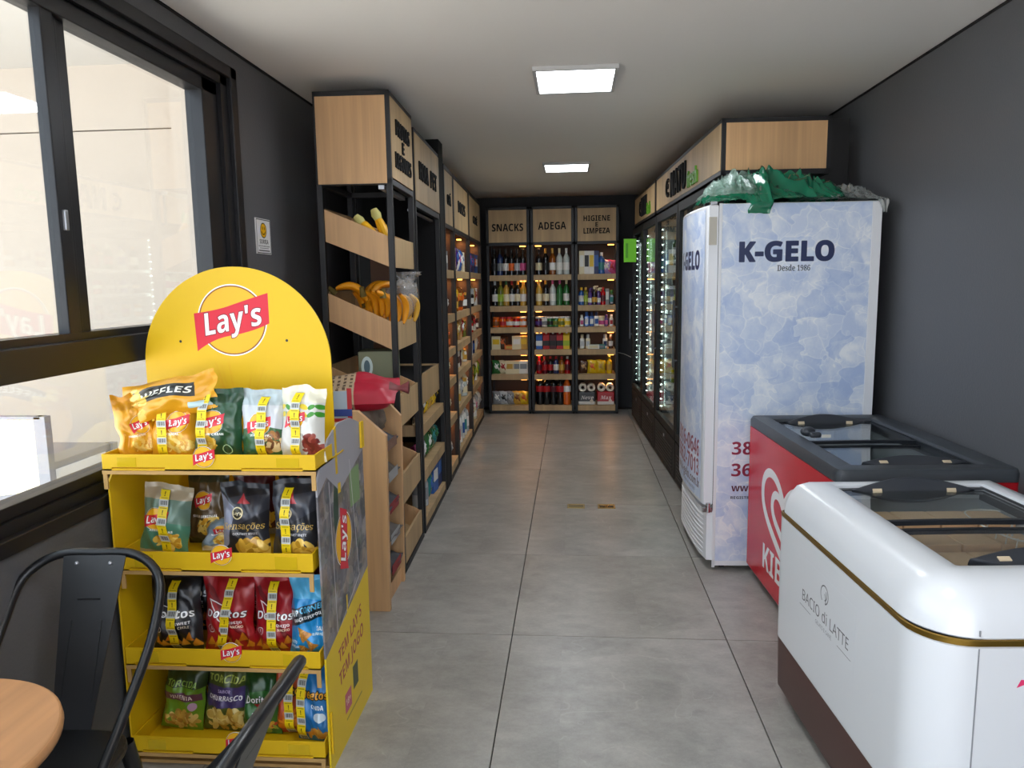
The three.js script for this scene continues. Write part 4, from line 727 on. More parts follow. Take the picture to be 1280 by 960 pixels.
for (let k = 0; k < 5; k++) {
  const t = thing('charcoal_bag', ['lowest', 'second lowest', 'middle', 'second highest', 'highest'][k] + ' dark grey sack stacked between the wooden stand sides', 'bag', [-1.06, 0.085 + 0.155 * k, -3.515], 0, 'charcoal bags');
  t.rotation.set(-Math.PI / 2, 0, -Math.PI / 2, 'YXZ');
  const g = pillow(0.29, 0.36, 0.16, 4.4 + k * 1.7, 12, 14); g.translate(0, -0.18, 0.075);
  part(t, 'paper_sack', g, M([0x3a3c42, 0x55504c, 0x33363d, 0x4a4038, 0x3b4450][k], 0.6));
  part(t, 'printed_band', b2(-0.09, 0.09, 0.1795, 0.181, 0.05, 0.1), M([0x8a2b2e, 0x9a9a98, 0x8a2b2e, 0x9a9a98, 0x7a5a4a][k], 0.6));
}
{
  const t = thing('charcoal_bag', 'crumpled grey brown paper sack slumped over the cut corner of the wooden stand', 'bag', [-0.95, 0.83, -3.53], 0, 'charcoal bags'); t.rotation.set(-0.5, Math.PI / 2, 0, 'YXZ');
  part(t, 'paper_sack', pillow(0.24, 0.22, 0.12, 6.6, 14, 16), M(0x6f6254, 0.5)); part(t, 'tied_top', lathe([[0.02, 0], [0.012, 0.02], [0.02, 0.05]], 12).translate(0, 0.215, 0), M(0x9a8c78, 0.6));
}
{
  const t = thing('price_card', 'small red and blue framed card standing behind the display header', 'sign', [-0.835, 1.065, -2.56], 0.1);
  part(t, 'frame', [b2(-0.052, -0.036, 0, 0.13, -0.003, 0.003), b2(0.036, 0.052, 0, 0.12, -0.003, 0.003), b2(-0.036, 0.036, 0, 0.012, -0.003, 0.003)], M(0xa81c2c, 0.4));
  part(t, 'card', b2(-0.036, 0.036, 0.012, 0.11, -0.002, 0.001), M(0x9fb2c6, 0.4)); part(t, 'printed_stripe', b2(-0.052, 0.052, 0.02, 0.045, -0.001, 0.0036), M(0x27408a, 0.4));
}

// ---------- ice freezer ----------
const iceTex = (W, H, draw, s) => ctex(W, H, (c, w, h) => {
  const im = c.createImageData(w, h), d = im.data;
  for (let y = 0; y < h; y++) for (let x = 0; x < w; x++) {
    const u = x / W * 4, v = y / W * 4, q = vn(u * 1.2, v * 1.2, s) , a = vn(u * 2.2 + q * 2, v * 2.2 - q, s + 1), b = vn(u * 6 + a * 3, v * 6, s + 2), e = vn(u * 20, v * 20, s + 3), r = Math.abs(vn(u * 3 + b, v * 3 + a, s + 4) - 0.5);
    let k = 0.5 * a + 0.3 * b + 0.12 * e + 0.2 * q - 0.08; k = Math.max(0, Math.min(1, (k - 0.25) * 1.9)); const wx = u * 1.7 + 0.5 * b, wy = v * 1.7 + 0.5 * a; let f1 = 9, f2 = 9, id = 0; for (let gy = -1; gy <= 1; gy++) for (let gx = -1; gx <= 1; gx++) { const X = Math.floor(wx) + gx, Y = Math.floor(wy) + gy, D = Math.hypot(X + hsh(X, Y, s + 7) - wx, Y + hsh(X, Y, s + 8) - wy); if (D < f1) { f2 = f1; f1 = D; id = hsh(X, Y, s + 9); } else if (D < f2) f2 = D; } k = Math.max(0, Math.min(1, 0.62 * k + 0.5 * id + 0.12 - 0.1)); if (f2 - f1 < 0.07) k = Math.min(1, k + 0.3 * (1 - (f2 - f1) / 0.07)); if (r < 0.03) k = Math.min(1, k + 0.25 * (1 - r / 0.03));
    const i = (y * w + x) * 4; d[i] = 170 + 66 * k; d[i + 1] = 190 + 50 * k; d[i + 2] = 226 + 20 * k; d[i + 3] = 255;
  }
  c.putImageData(im, 0, 0); draw(c, w, h);
});
{
  const z0 = -3.9, z1 = -4.66, x0 = 0.742, x1 = 1.535, H = 1.925;
  const t = thing('ice_freezer', 'tall white upright ice freezer wrapped in a pale blue ice print', 'freezer', [x0, 0, z0], 0.03), W = x1 - x0, D = z0 - z1;
  const wm = P({ color: 0xe4e6ea, roughness: 0.3, clearcoat: 0.4 });
  part(t, 'cabinet', [bx(W, H - 0.045, D, W / 2, 0.045 + (H - 0.045) / 2, -D / 2, 0.012)], wm);
  const navy = '#232f58', red = '#8c2340';
  const ttex = iceTex(704, 1664, (c, w, h) => {
    const sx = w / 0.735, py = (y) => (1.93 - y) / 1.875 * h, px = (x) => (x - 0.012) * sx;
    const T = (s, xa, xb, y, hh, col, o = {}) => { c.font = 'bold 100px ' + (o.font ?? 'sans-serif'); const mw = c.measureText(s).width; txt(c, s, px((xa + xb) / 2), py(y), hh, col, { ...o, sx: (xb - xa) * sx / (mw * hh / 100) }); };
    T('K-GELO', 0.09, 0.575, 1.69, 118, navy, { stroke: navy, lw: 7 });
    T('Desde 1986', 0.29, 0.455, 1.607, 36, '#2b2f3c', { font: 'serif' });
    T('3816-0646', 0.085, 0.56, 0.672, 84, red); T('3662-7013', 0.085, 0.56, 0.555, 84, red); T('www.k-gelo.com.br', 0.09, 0.6, 0.458, 46, '#4a1428'); T('REGISTRO NO MINISTÉRIO DA AGRICULTURA', 0.085, 0.62, 0.405, 17, '#2b2f3c');
  }, 51);
  part(t, 'printed_wrap', planar(b2(0.012, 0.747, 0.055, 1.93 - 0.01, 0.0005, 0.002), 0.012, 0.747, 0.055, 1.92), new THREE.MeshStandardMaterial({ map: ttex, roughness: 0.32 }));
  part(t, 'edge_trim', [b2(0.751, W + 0.001, 0.05, 1.92, 0, 0.004), b2(-0.004, 0.011, 0.02, 1.925, 0.0, 0.003), b2(0.0, W, 0.03, 0.055, 0, 0.003)], wm);
  // curved door on the aisle side
  const prof = [[-0.004, -0.012], [-0.05, -0.012], [-0.056, -0.03], [-0.064, -0.1], [-0.074, -0.22], [-0.079, -D / 2], [-0.074, -D + 0.22], [-0.064, -D + 0.1], [-0.056, -D + 0.03], [-0.05, -D + 0.012], [-0.004, -D + 0.012]];
  const y0 = 0.36, y1 = H - 0.005;
  const dg = ext(prof.map(([x, z]) => [x, -z]), y1 - y0, 0.008).rotateX(-Math.PI / 2).translate(0, y0, 0);
  const door = part(t, 'door', dg, wm);
  const rows_ = [], N = 24; const curve = new THREE.CatmullRomCurve3(prof.slice(2, 9).map(([x, z]) => new THREE.Vector3(x - 0.002, 0, z)));
  const pos = [], uv = [], idx = [];
  for (let i = 0; i <= N; i++) { const p = curve.getPoint(0.06 + 0.88 * i / N); pos.push(p.x, y0 + 0.02, p.z, p.x, y1 - 0.02, p.z); uv.push(1 - i / N, 0, 1 - i / N, 1); if (i) { const a = 2 * i - 2; idx.push(a, a + 1, a + 2, a + 1, a + 3, a + 2); } }
  const pg = new THREE.BufferGeometry(); pg.setAttribute('position', new THREE.Float32BufferAttribute(pos, 3)); pg.setAttribute('uv', new THREE.Float32BufferAttribute(uv, 2)); pg.setIndex(idx); pg.computeVertexNormals();
  const dtex_ = iceTex(512, 1152, (c, w, h) => {
    c.font = 'bold 100px sans-serif';
    txt(c, 'K-GELO', w * 0.48, h * 0.165, 100, navy, { stroke: navy, lw: 5, sx: 0.98 }); txt(c, '3816-0646', w * 0.52, h * 0.825, 96, red, { sx: 0.88 }); txt(c, '3662-7013', w * 0.52, h * 0.895, 96, red, { sx: 0.88 }); txt(c, 'www.k-gelo.com.br', w * 0.52, h * 0.95, 52, '#4a1428', { sx: 0.9 }); txt(c, 'REGISTRO NO MINISTÉRIO', w * 0.6, h * 0.982, 16, '#2b2f3c', { style: '' });
  }, 61);
  part(door, 'printed_wrap', pg, new THREE.MeshStandardMaterial({ map: dtex_, roughness: 0.3, side: THREE.DoubleSide }));
  part(door, 'door_seal', b2(-0.006, -0.001, y0, y1, -0.014, -D + 0.014), BLACKM);
  parts(door, 'hinge', [b2(-0.06, -0.01, 0.325, 0.352, -0.012, 0.012, 0.003), cyl(0.012, 0.012, 0.05, 12).translate(-0.03, 0.35, 0.004), b2(-0.045, -0.012, H - 0.005, H + 0.012, -0.05, -0.005, 0.002)], CHROME);
  part(door, 'hinge_cover', b2(-0.052, -0.012, 1.72, 1.86, -0.0125, -0.006, 0.003), M(0xb9b4a8, 0.4));
  const gr = ext([[-0.002, 0.002], [-0.045, 0.01], [-0.062, 0.12], [-0.068, D / 2], [-0.062, D - 0.12], [-0.045, D - 0.02], [-0.002, D - 0.002]], 0.27, 0.006).rotateX(-Math.PI / 2).translate(0.012, 0.055, 0);
  const k = part(t, 'kick_grille', gr, wm);
  parts(k, 'louvre', Array.from({ length: 9 }, (_, i) => tube([[-0.036, 0.08 + i * 0.026, -0.05], [-0.051, 0.08 + i * 0.026, -0.15], [-0.057, 0.08 + i * 0.026, -D / 2], [-0.051, 0.08 + i * 0.026, -D + 0.15], [-0.036, 0.08 + i * 0.026, -D + 0.05]], 0.007, 18, 6)), wm);
  for (const [cx, cz] of [[0.06, -0.06], [W - 0.08, -0.06], [0.06, -D + 0.06], [W - 0.08, -D + 0.06]]) part(t, 'caster', cyl(0.024, 0.024, 0.025, 14).rotateZ(Math.PI / 2).translate(cx, 0.024, cz), BLACKM);
}
// plastic film on the freezer
function film(name, label, x0, x1, z0, z1, y0, amp, mat, s, drape) {
  const nx = 90, nz = 60, g = new THREE.PlaneGeometry(1, 1, nx, nz), q = g.attributes.position;
  for (let i = 0; i < q.count; i++) {
    const u = q.getX(i) + 0.5, v = 0.5 - q.getY(i);             // v = 0 at the front
    const e = Math.pow(Math.sin(Math.PI * Math.min(1, u * 0.94 + 0.03)), 0.5) * Math.min(1, Math.max(0.15, v * 3.2));
    const r1 = 1 - Math.abs(2 * vn(u * 4 + s, v * 4, s) - 1), r2 = 1 - Math.abs(2 * vn(u * 10 + v * 5, v * 9 + s, s + 1) - 1), r3 = 1 - Math.abs(2 * vn(u * 26, v * 22 + u * 8, s + 2) - 1);
    let x = x0 + (x1 - x0) * u + (vn(u * 6, v * 6, s + 3) - 0.5) * 0.08, z = z0 + (z1 - z0) * v + (vn(u * 8, v * 5, s + 4) - 0.5) * 0.05, y = y0 + amp * e * (0.18 + 0.4 * r1 + 0.42 * r2 * r2 + 0.26 * r3 * r3);
    const dr = drape(u); if (dr > 0 && v < 0.14) { y = y0 - dr * (0.14 - v) / 0.14 + 0.006 * r3; z = z0 + 0.012 + 0.008 * r2; }
    q.setXYZ(i, x, Math.max(y, v < 0.14 && dr > 0 ? 0 : y0 + 0.003), z);
  }
  g.computeVertexNormals();
  return single(name, label, 'plastic sheet', g, mat);
}
film('plastic_sheet', 'crumpled green plastic film heaped on the ice freezer', 0.7, 1.44, -3.91, -4.55, 1.928, 0.19, P({ color: 0x0f7f5c, roughness: 0.22, transmission: 0.35, thickness: 0, clearcoat: 0.6, side: THREE.DoubleSide }), 91, (u) => (u > 0.26 && u < 0.4 ? 0.06 : 0));
film('plastic_sheet', 'clear wrinkled plastic film spilling off the wall side of the ice freezer', 1.2, 1.56, -3.9, -4.5, 1.93, 0.1, P({ color: 0xd5dad8, roughness: 0.2, transmission: 0.75, thickness: 0, side: THREE.DoubleSide }), 97, (u) => (u > 0.85 ? 0.07 : 0));
film('plastic_sheet', 'milky clear plastic film over the aisle end of the green heap', 0.72, 1.02, -3.93, -4.4, 1.96, 0.15, P({ color: 0xcfe5dc, roughness: 0.25, transmission: 0.8, thickness: 0, side: THREE.DoubleSide }), 103, () => 0);

// ---------- coolers and their signs ----------
const AR = 0.036, ORX = 0.83, ORZ = -4.37, RR_ = AR - Math.PI / 2;     // fronts turned to the aisle
const rp = (s, dx = 0) => [ORX - Math.sin(AR) * s + dx * Math.cos(AR), ORZ - Math.cos(AR) * s - dx * Math.sin(AR)];
const COOLM = M(0x9aa2a6, 0.35, 0.3), COOLB = M(0x0d0d0f, 0.6);
const ledDots = M(0xffffff, 0.5, 0, { emissive: 0xe6fff6, emissiveIntensity: COOLER_GLOW });
function cooler(s0, s1, label, n) {
  const [x, z] = rp((s0 + s1) / 2), t = thing('glass_door_cooler', label, 'cooler', [x, 0, z], RR_), w = s1 - s0, d = 0.72, H = 2.12, k = 0.03;
  // local: front on +z, x grows towards the camera end
  parts(t, 'cabinet_panel', [b2(-w / 2, -w / 2 + k, 0.02, H, -d, -0.02), b2(w / 2 - k, w / 2, 0.02, H, -d, -0.02), b2(-w / 2, w / 2, H - 0.12, H, -d, -0.02), b2(-w / 2, w / 2, 0.02, 0.33, -d, -0.03), b2(-w / 2, w / 2, 0.33, H - 0.12, -d, -d + k)], COOLB);
  parts(t, 'liner_panel', [b2(-w / 2 + k, -w / 2 + k + 0.006, 0.335, H - 0.12, -d + k, -0.05), b2(w / 2 - k - 0.006, w / 2 - k, 0.335, H - 0.12, -d + k, -0.05), b2(-w / 2 + k, w / 2 - k, 0.33, 0.337, -d + k, -0.05), b2(-w / 2 + k, w / 2 - k, 0.337, H - 0.12, -d + k, -d + k + 0.006)], COOLM);
  const f = 0.06, door = part(t, 'door', [b2(-w / 2 + 0.004, -w / 2 + f, 0.34, H - 0.02, -0.02, 0.012, 0.003), b2(w / 2 - f, w / 2 - 0.004, 0.34, H - 0.02, -0.02, 0.012, 0.003), b2(-w / 2 + f, w / 2 - f, 0.34, 0.4, -0.02, 0.012), b2(-w / 2 + f, w / 2 - f, H - 0.08, H - 0.02, -0.02, 0.012)], COOLB);
  part(door, 'glass_pane', b2(-w / 2 + f - 0.005, w / 2 - f + 0.005, 0.395, H - 0.075, -0.01, -0.005), GLASS);
  part(door, 'handle', [bx(0.016, 0.5, 0.016, -w / 2 + 0.035, 1.15, 0.04, 0.005), bx(0.014, 0.014, 0.035, -w / 2 + 0.035, 0.95, 0.024), bx(0.014, 0.014, 0.035, -w / 2 + 0.035, 1.35, 0.024)], M(0x55575a, 0.3, 0.9));
  const kp = part(t, 'kick_panel', b2(-w / 2 + 0.004, w / 2 - 0.004, 0.03, 0.325, -0.03, 0.01, 0.004), COOLB);
  parts(kp, 'vent_slat', Array.from({ length: 7 }, (_, i) => bx(w - 0.2, 0.008, 0.006, 0, 0.08 + i * 0.028, 0.012)), M(0x202226, 0.4));
  part(kp, 'maker_mark', letters('VN', 0.05, 0.026, 0.002).translate(0, 0.27, 0.0105), M(0x9a9ca0, 0.4));
  for (const sy of SHY) { const sh1 = part(t, 'wire_shelf', [b2(-w / 2 + k + 0.01, w / 2 - k - 0.01, sy - 0.012, sy - 0.004, -d + 0.05, -0.07), b2(-w / 2 + k + 0.01, w / 2 - k - 0.01, sy - 0.03, sy, -0.07, -0.064)], M(0xc6cacb, 0.35, 0.3)); part(sh1, 'price_rail', b2(-w / 2 + k + 0.02, w / 2 - k - 0.02, sy - 0.028, sy - 0.006, -0.064, -0.061), M(0xdfe6e4, 0.3)); }
  const dots = []; for (const xs of [-w / 2 + 0.075, w / 2 - 0.075]) for (let y = 0.44; y < H - 0.14; y += 0.064) dots.push(new THREE.SphereGeometry(0.006, 8, 6).translate(xs, y, -0.03));
  parts(t, 'led_bar', [-1, 1].map((q) => b2(q * (w / 2 - 0.085), q * (w / 2 - 0.065), 0.41, H - 0.13, -0.045, -0.034)), M(0xcfd6d4, 0.4));
  part(t, 'led_dot', dots, ledDots);
  for (const q of [-1, 1]) { const l = new THREE.RectAreaLight(0xe6fff6, COOLER_LIGHT, 0.025, H - 0.6); l.name = 'cooler_light'; l.position.set(q * (w / 2 - 0.075), 1.2, -0.052); l.rotation.y = q * 0.5; t.add(l); }
  parts(t, 'leveling_foot', [-1, 1].map((q) => cyl(0.02, 0.02, 0.02, 12).translate(q * (w / 2 - 0.06), 0.01, -0.1)), BLACKM);
  return t;
}
const SHY = [0.45, 0.66, 0.87, 1.08, 1.29, 1.5, 1.71];
const coolers = [[0.34, 1.27, 'black glass door cooler just behind the ice freezer', 'first cooler'], [1.285, 2.33, 'black glass door cooler in the middle of the row, brightly lit', 'second cooler'], [2.345, 3.27, 'black glass door cooler below the second green lettered sign', 'third cooler'], [3.285, 4.12, 'last black glass door cooler, beside the end shelves', 'last cooler']];
const drinkSets = [['can silver red', 'can red white', 'can green silver', 'can blue silver', 'can black gold'], ['bottle green white gold', 'bottle amber gold gold', 'bottle amber red red', 'bottle green red white', 'bottle clear blue blue'], ['carton white blue red', 'carton cream green green', 'bottle white pink pink', 'carton white red red', 'jar white blue blue'], ['can orange white', 'can lime silver', 'can teal white', 'can navy silver', 'can white red'], ['soda black red red 0.55', 'soda orange white orange 0.55', 'soda green white green 0.55', 'soda clear blue blue 0.55', 'soda black silver black 0.55'], ['pouch gold yellow', 'pouch red yellow', 'box yellow red', 'pouch cream red', 'box red white'], ['can gold red', 'can gold white', 'can silver navy', 'can amber gold', 'can silver green']];
coolers.forEach(([s0, s1, lab, where], ci) => {
  cooler(s0, s1, lab, ci);
  SHY.forEach((sy, r) => { const set = drinkSets[(r + ci * 2) % drinkSets.length]; runRowR([...set.slice((r + ci) % 3), ...set.slice(0, (r + ci) % 3)], s0 + 0.08, s1 - 0.08, sy + 0.001, 0.13, `${['lowest', 'second lowest', 'third lowest', 'middle', 'third highest', 'second highest', 'top'][r]} row ${where}`, 'ice freezer', `drinks in the ${where}`); });
});
function runRowR(items, s0, s1, y, dx, where, from, group) { row(items, (i, n) => { const [x, z] = rp(s0 + (s1 - s0) * (i + 0.5) / n, dx); return [x, y, z]; }, where, from, group, RR_); }
const signs = [[-0.005, 2.42, 'long wooden sign box with tall black and green lettering above the first coolers'], [2.52, 4.0, 'shorter wooden sign box with black and green lettering above the far coolers']];
signs.forEach(([s0, s1, lab], i) => {
  const [x, z] = rp((s0 + s1) / 2), t = thing('sign_box', lab, 'sign', [x, 0, z], RR_), w = s1 - s0, d = 0.6, y0 = 2.125, y1 = 2.43, p = 0.025;
  part(t, 'frame', [y0, y1 - p].flatMap((y) => [b2(-w / 2, w / 2, y, y + p, -p, 0.002, 0.002), b2(-w / 2, w / 2, y, y + p, -d, -d + p), b2(-w / 2, -w / 2 + p, y, y + p, -d, 0), b2(w / 2 - p, w / 2, y, y + p, -d, 0.001, 0.002)]).concat([-1, 1].flatMap((q) => [b2(q * (w / 2 - p), q * w / 2, y0, y1, -p, 0, 0.002), b2(q * (w / 2 - p), q * w / 2, y0, y1, -d, -d + p)])), STEEL);
  const sp = part(t, 'sign_panel', b2(-w / 2 + 0.012, w / 2 - 0.012, y0 + p, y1 - p, -0.014, 0.004, 0.001), WOODG);
  part(t, 'end_panel', b2(w / 2 - 0.012, w / 2 + 0.002, y0 + p, y1 - p, -d + p, -p), WOOD);
  part(t, 'end_panel', b2(-w / 2, -w / 2 + 0.012, y0 + p, y1 - p, -d + p, -p), WOOD);
  part(t, 'support_board', b2(-w / 2, w / 2, y0 - 0.004, y0, -d, -p), BLACK);
  const k = i ? 0.62 : 1, ox = i ? 0.12 : 0;
  part(sp, 'lettering', letters('NATU', 0.62 * k, 0.185, 0.012).translate(ox - 0.115 * k, 2.272, 0.004), BLACKM);
  part(sp, 'leaf_emblem', [new THREE.TorusGeometry(0.062, 0.012, 8, 24, 4.6).rotateZ(0.9).scale(k, 1, 1).translate(ox - 0.56 * k, 2.268, 0.008), new THREE.SphereGeometry(0.022, 12, 8).scale(k, 1, 0.4).translate(ox - 0.56 * k, 2.28, 0.008)], BLACKM);
  part(sp, 'lettering', letters('fresh', 0.34 * k, 0.11, 0.012).translate(ox + 0.425 * k, 2.222, 0.004), M(0x5c9a1c, 0.5));
});
{
  const [x, z] = rp(0.2, 0.69), t = struct('pillar_filler', b2(-0.1, 0.1, 0, 2.45, -0.01, 0.01), BLACK); t.position.set(x - 0.02, 0, z);
}
{
  const t = thing('hanging_flag_sign', 'small bright green flag sign sticking out from the last cooler', 'sign', [0.6, 0, -7.95], 0);
  part(t, 'flag', b2(-0.065, 0.065, 1.735, 1.975, -0.012, 0.012, 0.004), M(0x6fc414, 0.5)); part(t, 'bracket', b2(0.065, 0.12, 1.9, 1.92, -0.006, 0.006), SILVER);
  part(t, 'flag_print', b2(-0.045, -0.02, 1.78, 1.93, 0.012, 0.0135), M(0x4e9a10, 0.5));
}

// ---------- ice cream chests ----------
function ring(w, d, inset, y, rf, rn, n = 8) {     // rounded rectangle, x 0..w, z 0..-d ; rn: near corners (z = 0), rf: far corners
  const p = [], q = (cx, cz, r, a0) => { const e = 0.012, a1 = a0 + Math.PI / 2; p.push([cx + r * Math.cos(a0) + e * Math.sin(a0), y, cz + r * Math.sin(a0) - e * Math.cos(a0)]); for (let i = 0; i <= n; i++) { const a = a0 + i / n * Math.PI / 2; p.push([cx + r * Math.cos(a), y, cz + r * Math.sin(a)]); } p.push([cx + r * Math.cos(a1) - e * Math.sin(a1), y, cz + r * Math.sin(a1) + e * Math.cos(a1)]); };
  const f = Math.max(0.004, rf - inset), m = Math.max(0.004, rn - inset), a = inset, W = w - inset, Z0 = -inset, Z1 = -d + inset;
  q(W - m, Z0 - m, m, 0); q(a + m, Z0 - m, m, Math.PI / 2); q(a + f, Z1 + f, f, Math.PI); q(W - f, Z1 + f, f, 1.5 * Math.PI);
  return p;
}
function skin(rings, capTop = false, capBot = false) {
  const pos = [], idx = [], n = rings[0].length;
  rings.forEach((r) => { r.forEach((p) => pos.push(...p)); });
  for (let k = 0; k < rings.length - 1; k++) for (let i = 0; i < n; i++) { const a = k * n + i, b = k * n + (i + 1) % n, c = a + n, d = b + n; idx.push(a, c, b, b, c, d); }
  const cap = (k, flip) => { const c = pos.length / 3, r = rings[k]; pos.push(r.reduce((s, p) => s + p[0], 0) / n, r[0][1], r.reduce((s, p) => s + p[2], 0) / n); for (let i = 0; i < n; i++) { const a = k * n + i, b = k * n + (i + 1) % n; flip ? idx.push(a, b, c) : idx.push(a, c, b); } };
  if (capTop) cap(rings.length - 1, false); if (capBot) cap(0, true);
  const g = new THREE.BufferGeometry(); g.setAttribute('position', new THREE.Float32BufferAttribute(pos, 3)); g.setIndex(idx); g.computeVertexNormals();
  return toCreasedNormals(g, 0.6);
}
function lensHandle(w, h, d) {     // boat shaped pull
  const n = 24, o = []; for (let i = 0; i <= n; i++) { const a = i / n; o.push([(a - 0.5) * w, h * 0.5 * Math.sin(Math.PI * a)]); } for (let i = n - 1; i > 0; i--) { const a = i / n; o.push([(a - 0.5) * w, -h * 0.5 * Math.sin(Math.PI * a)]); }
  return ext(o, d, 0.005).translate(0, 0, -d / 2);
}
function chest(o) {
  const { w, d } = o, t = thing('ice_cream_chest', o.label, 'chest freezer', [o.x, 0, o.z], o.turn);
  if (o.band) {
    part(t, 'base_skirt', skin([ring(w, d, 0.03, 0.02, o.rf, o.rn), ring(w, d, 0.008, 0.05, o.rf, o.rn), ring(w, d, 0.006, 0.06, o.rf, o.rn), ring(w, d, 0.002, 0.225, o.rf, o.rn), ring(w, d, 0.002, 0.235, o.rf, o.rn), ring(w, d, 0.002, 0.24, o.rf, o.rn)], false, true), o.skirt);
    part(t, 'body_shell', skin([ring(w, d, 0.002, 0.24, o.rf, o.rn), ring(w, d, 0, 0.245, o.rf, o.rn), ring(w, d, 0, 0.252, o.rf, o.rn), ring(w, d, 0, 0.69, o.rf, o.rn), ring(w, d, 0, 0.697, o.rf, o.rn), ring(w, d, 0.004, 0.7, o.rf, o.rn)]), o.body);
    part(t, 'gold_band', skin([ring(w, d, 0.004, 0.7, o.rf, o.rn), ring(w, d, -0.0015, 0.702, o.rf, o.rn), ring(w, d, -0.0015, 0.715, o.rf, o.rn), ring(w, d, 0.004, 0.7165, o.rf, o.rn)]), o.bandMat);
    part(t, 'top_shell', skin([[0.004, 0.7165], [0, 0.721], [0.006, 0.76], [0.018, 0.79], [0.04, 0.82], [0.07, 0.838], [0.1, 0.845], [0.128, 0.846], [0.134, 0.843], [0.136, 0.835], [0.138, 0.79]].map(([i, y]) => ring(w, d, i, y, Math.max(0.05, o.rf), o.rn + 0.02))), o.top);
  } else {
    part(t, 'body_shell', skin([ring(w, d, 0.02, 0.03, o.rf, o.rn), ring(w, d, 0, 0.06, o.rf, o.rn), ring(w, d, 0, 0.07, o.rf, o.rn), ring(w, d, 0, 0.79, o.rf, o.rn), ring(w, d, 0, 0.8, o.rf, o.rn)], false, true), o.body);
    part(t, 'top_frame', skin([[0.001, 0.8], [-0.006, 0.803], [-0.006, 0.835], [0.004, 0.85], [0.07, 0.852], [0.085, 0.846], [0.09, 0.835], [0.095, 0.79]].map(([i, y]) => ring(w, d, i, y, o.rf + 0.01, o.rn + 0.01))), o.top);
  }
  const ins = o.band ? 0.138 : 0.095;
  part(t, 'inner_liner', skin([ring(w, d, ins, 0.795, 0.06, 0.06), ring(w, d, ins + 0.012, 0.3, 0.06, 0.06), ring(w, d, ins + 0.05, 0.28, 0.06, 0.06)], true), o.liner);
  // two sliding curved glass lids
  const iw = w - 2 * ins + 0.02, cx = w / 2;
  const lid = (za, zb, yl, hz) => {
    const arc = (y) => { const l = []; for (let i = 0; i <= 16; i++) { const a = i / 16; l.push([cx + (a - 0.5) * iw, y + 0.003 * Math.sin(Math.PI * a)]); } return l; };
    const bar = (z, th, hh) => { const u = arc(yl); return ext([...u.map(([x, y]) => [x, y - hh]), ...u.reverse().map(([x, y]) => [x, y + 0.002])], th).translate(0, 0, z); };
    const p = arc(yl), sheet = ext([...p.map(([x, y]) => [x, y - 0.005]), ...p.slice().reverse().map(([x, y]) => [x, y])], Math.abs(zb - za)).translate(0, 0, Math.min(za, zb));
    const l = part(t, 'sliding_lid', [bar(za - 0.009, 0.018, 0.02), bar(zb - 0.009, 0.018, 0.012), b2(cx - iw / 2, cx - iw / 2 + 0.012, yl - 0.014, yl + 0.003, za, zb), b2(cx + iw / 2 - 0.012, cx + iw / 2, yl - 0.014, yl + 0.003, za, zb)], o.trim);
    part(l, 'glass_pane', sheet, GLASS);
    const far = hz > 0, tilt = far ? -0.45 : -1.15, hy = yl + (far ? 0.0 : 0.024), hzz = za + hz;
    const hd = part(l, 'handle', lensHandle(iw * 0.8, 0.085, 0.026).rotateX(tilt).translate(cx, hy, hzz), o.handle);
    parts(hd, 'push_label', [-0.24, 0.24].map((q) => bx(0.03, 0.014, 0.003).translate(q * iw, -0.004, 0.0145).rotateX(tilt).translate(cx, hy, hzz)), M(0xd6c3a4, 0.4));
  };
  lid(-d + ins + 0.012, -d * 0.5 - 0.01, 0.832, 0.012);
  lid(-ins - 0.012, -d * 0.5 + 0.03, 0.818, -0.012);
  parts(t, 'side_rail', [b2(ins - 0.01, ins + 0.006, 0.79, 0.835, -ins, -d + ins), b2(w - ins - 0.006, w - ins + 0.01, 0.79, 0.835, -ins, -d + ins)], o.trim);
  for (const [x, z] of [[0.08, -0.1], [w - 0.08, -0.1], [0.08, -d + 0.1], [w - 0.08, -d + 0.1]]) part(t, 'caster', cyl(0.02, 0.02, 0.03, 12).rotateZ(Math.PI / 2).translate(x, 0.02, z), BLACKM);
  return t;
}
const GREYP = M(0x3d4146, 0.4), HANDLE = M(0x36393f, 0.4);
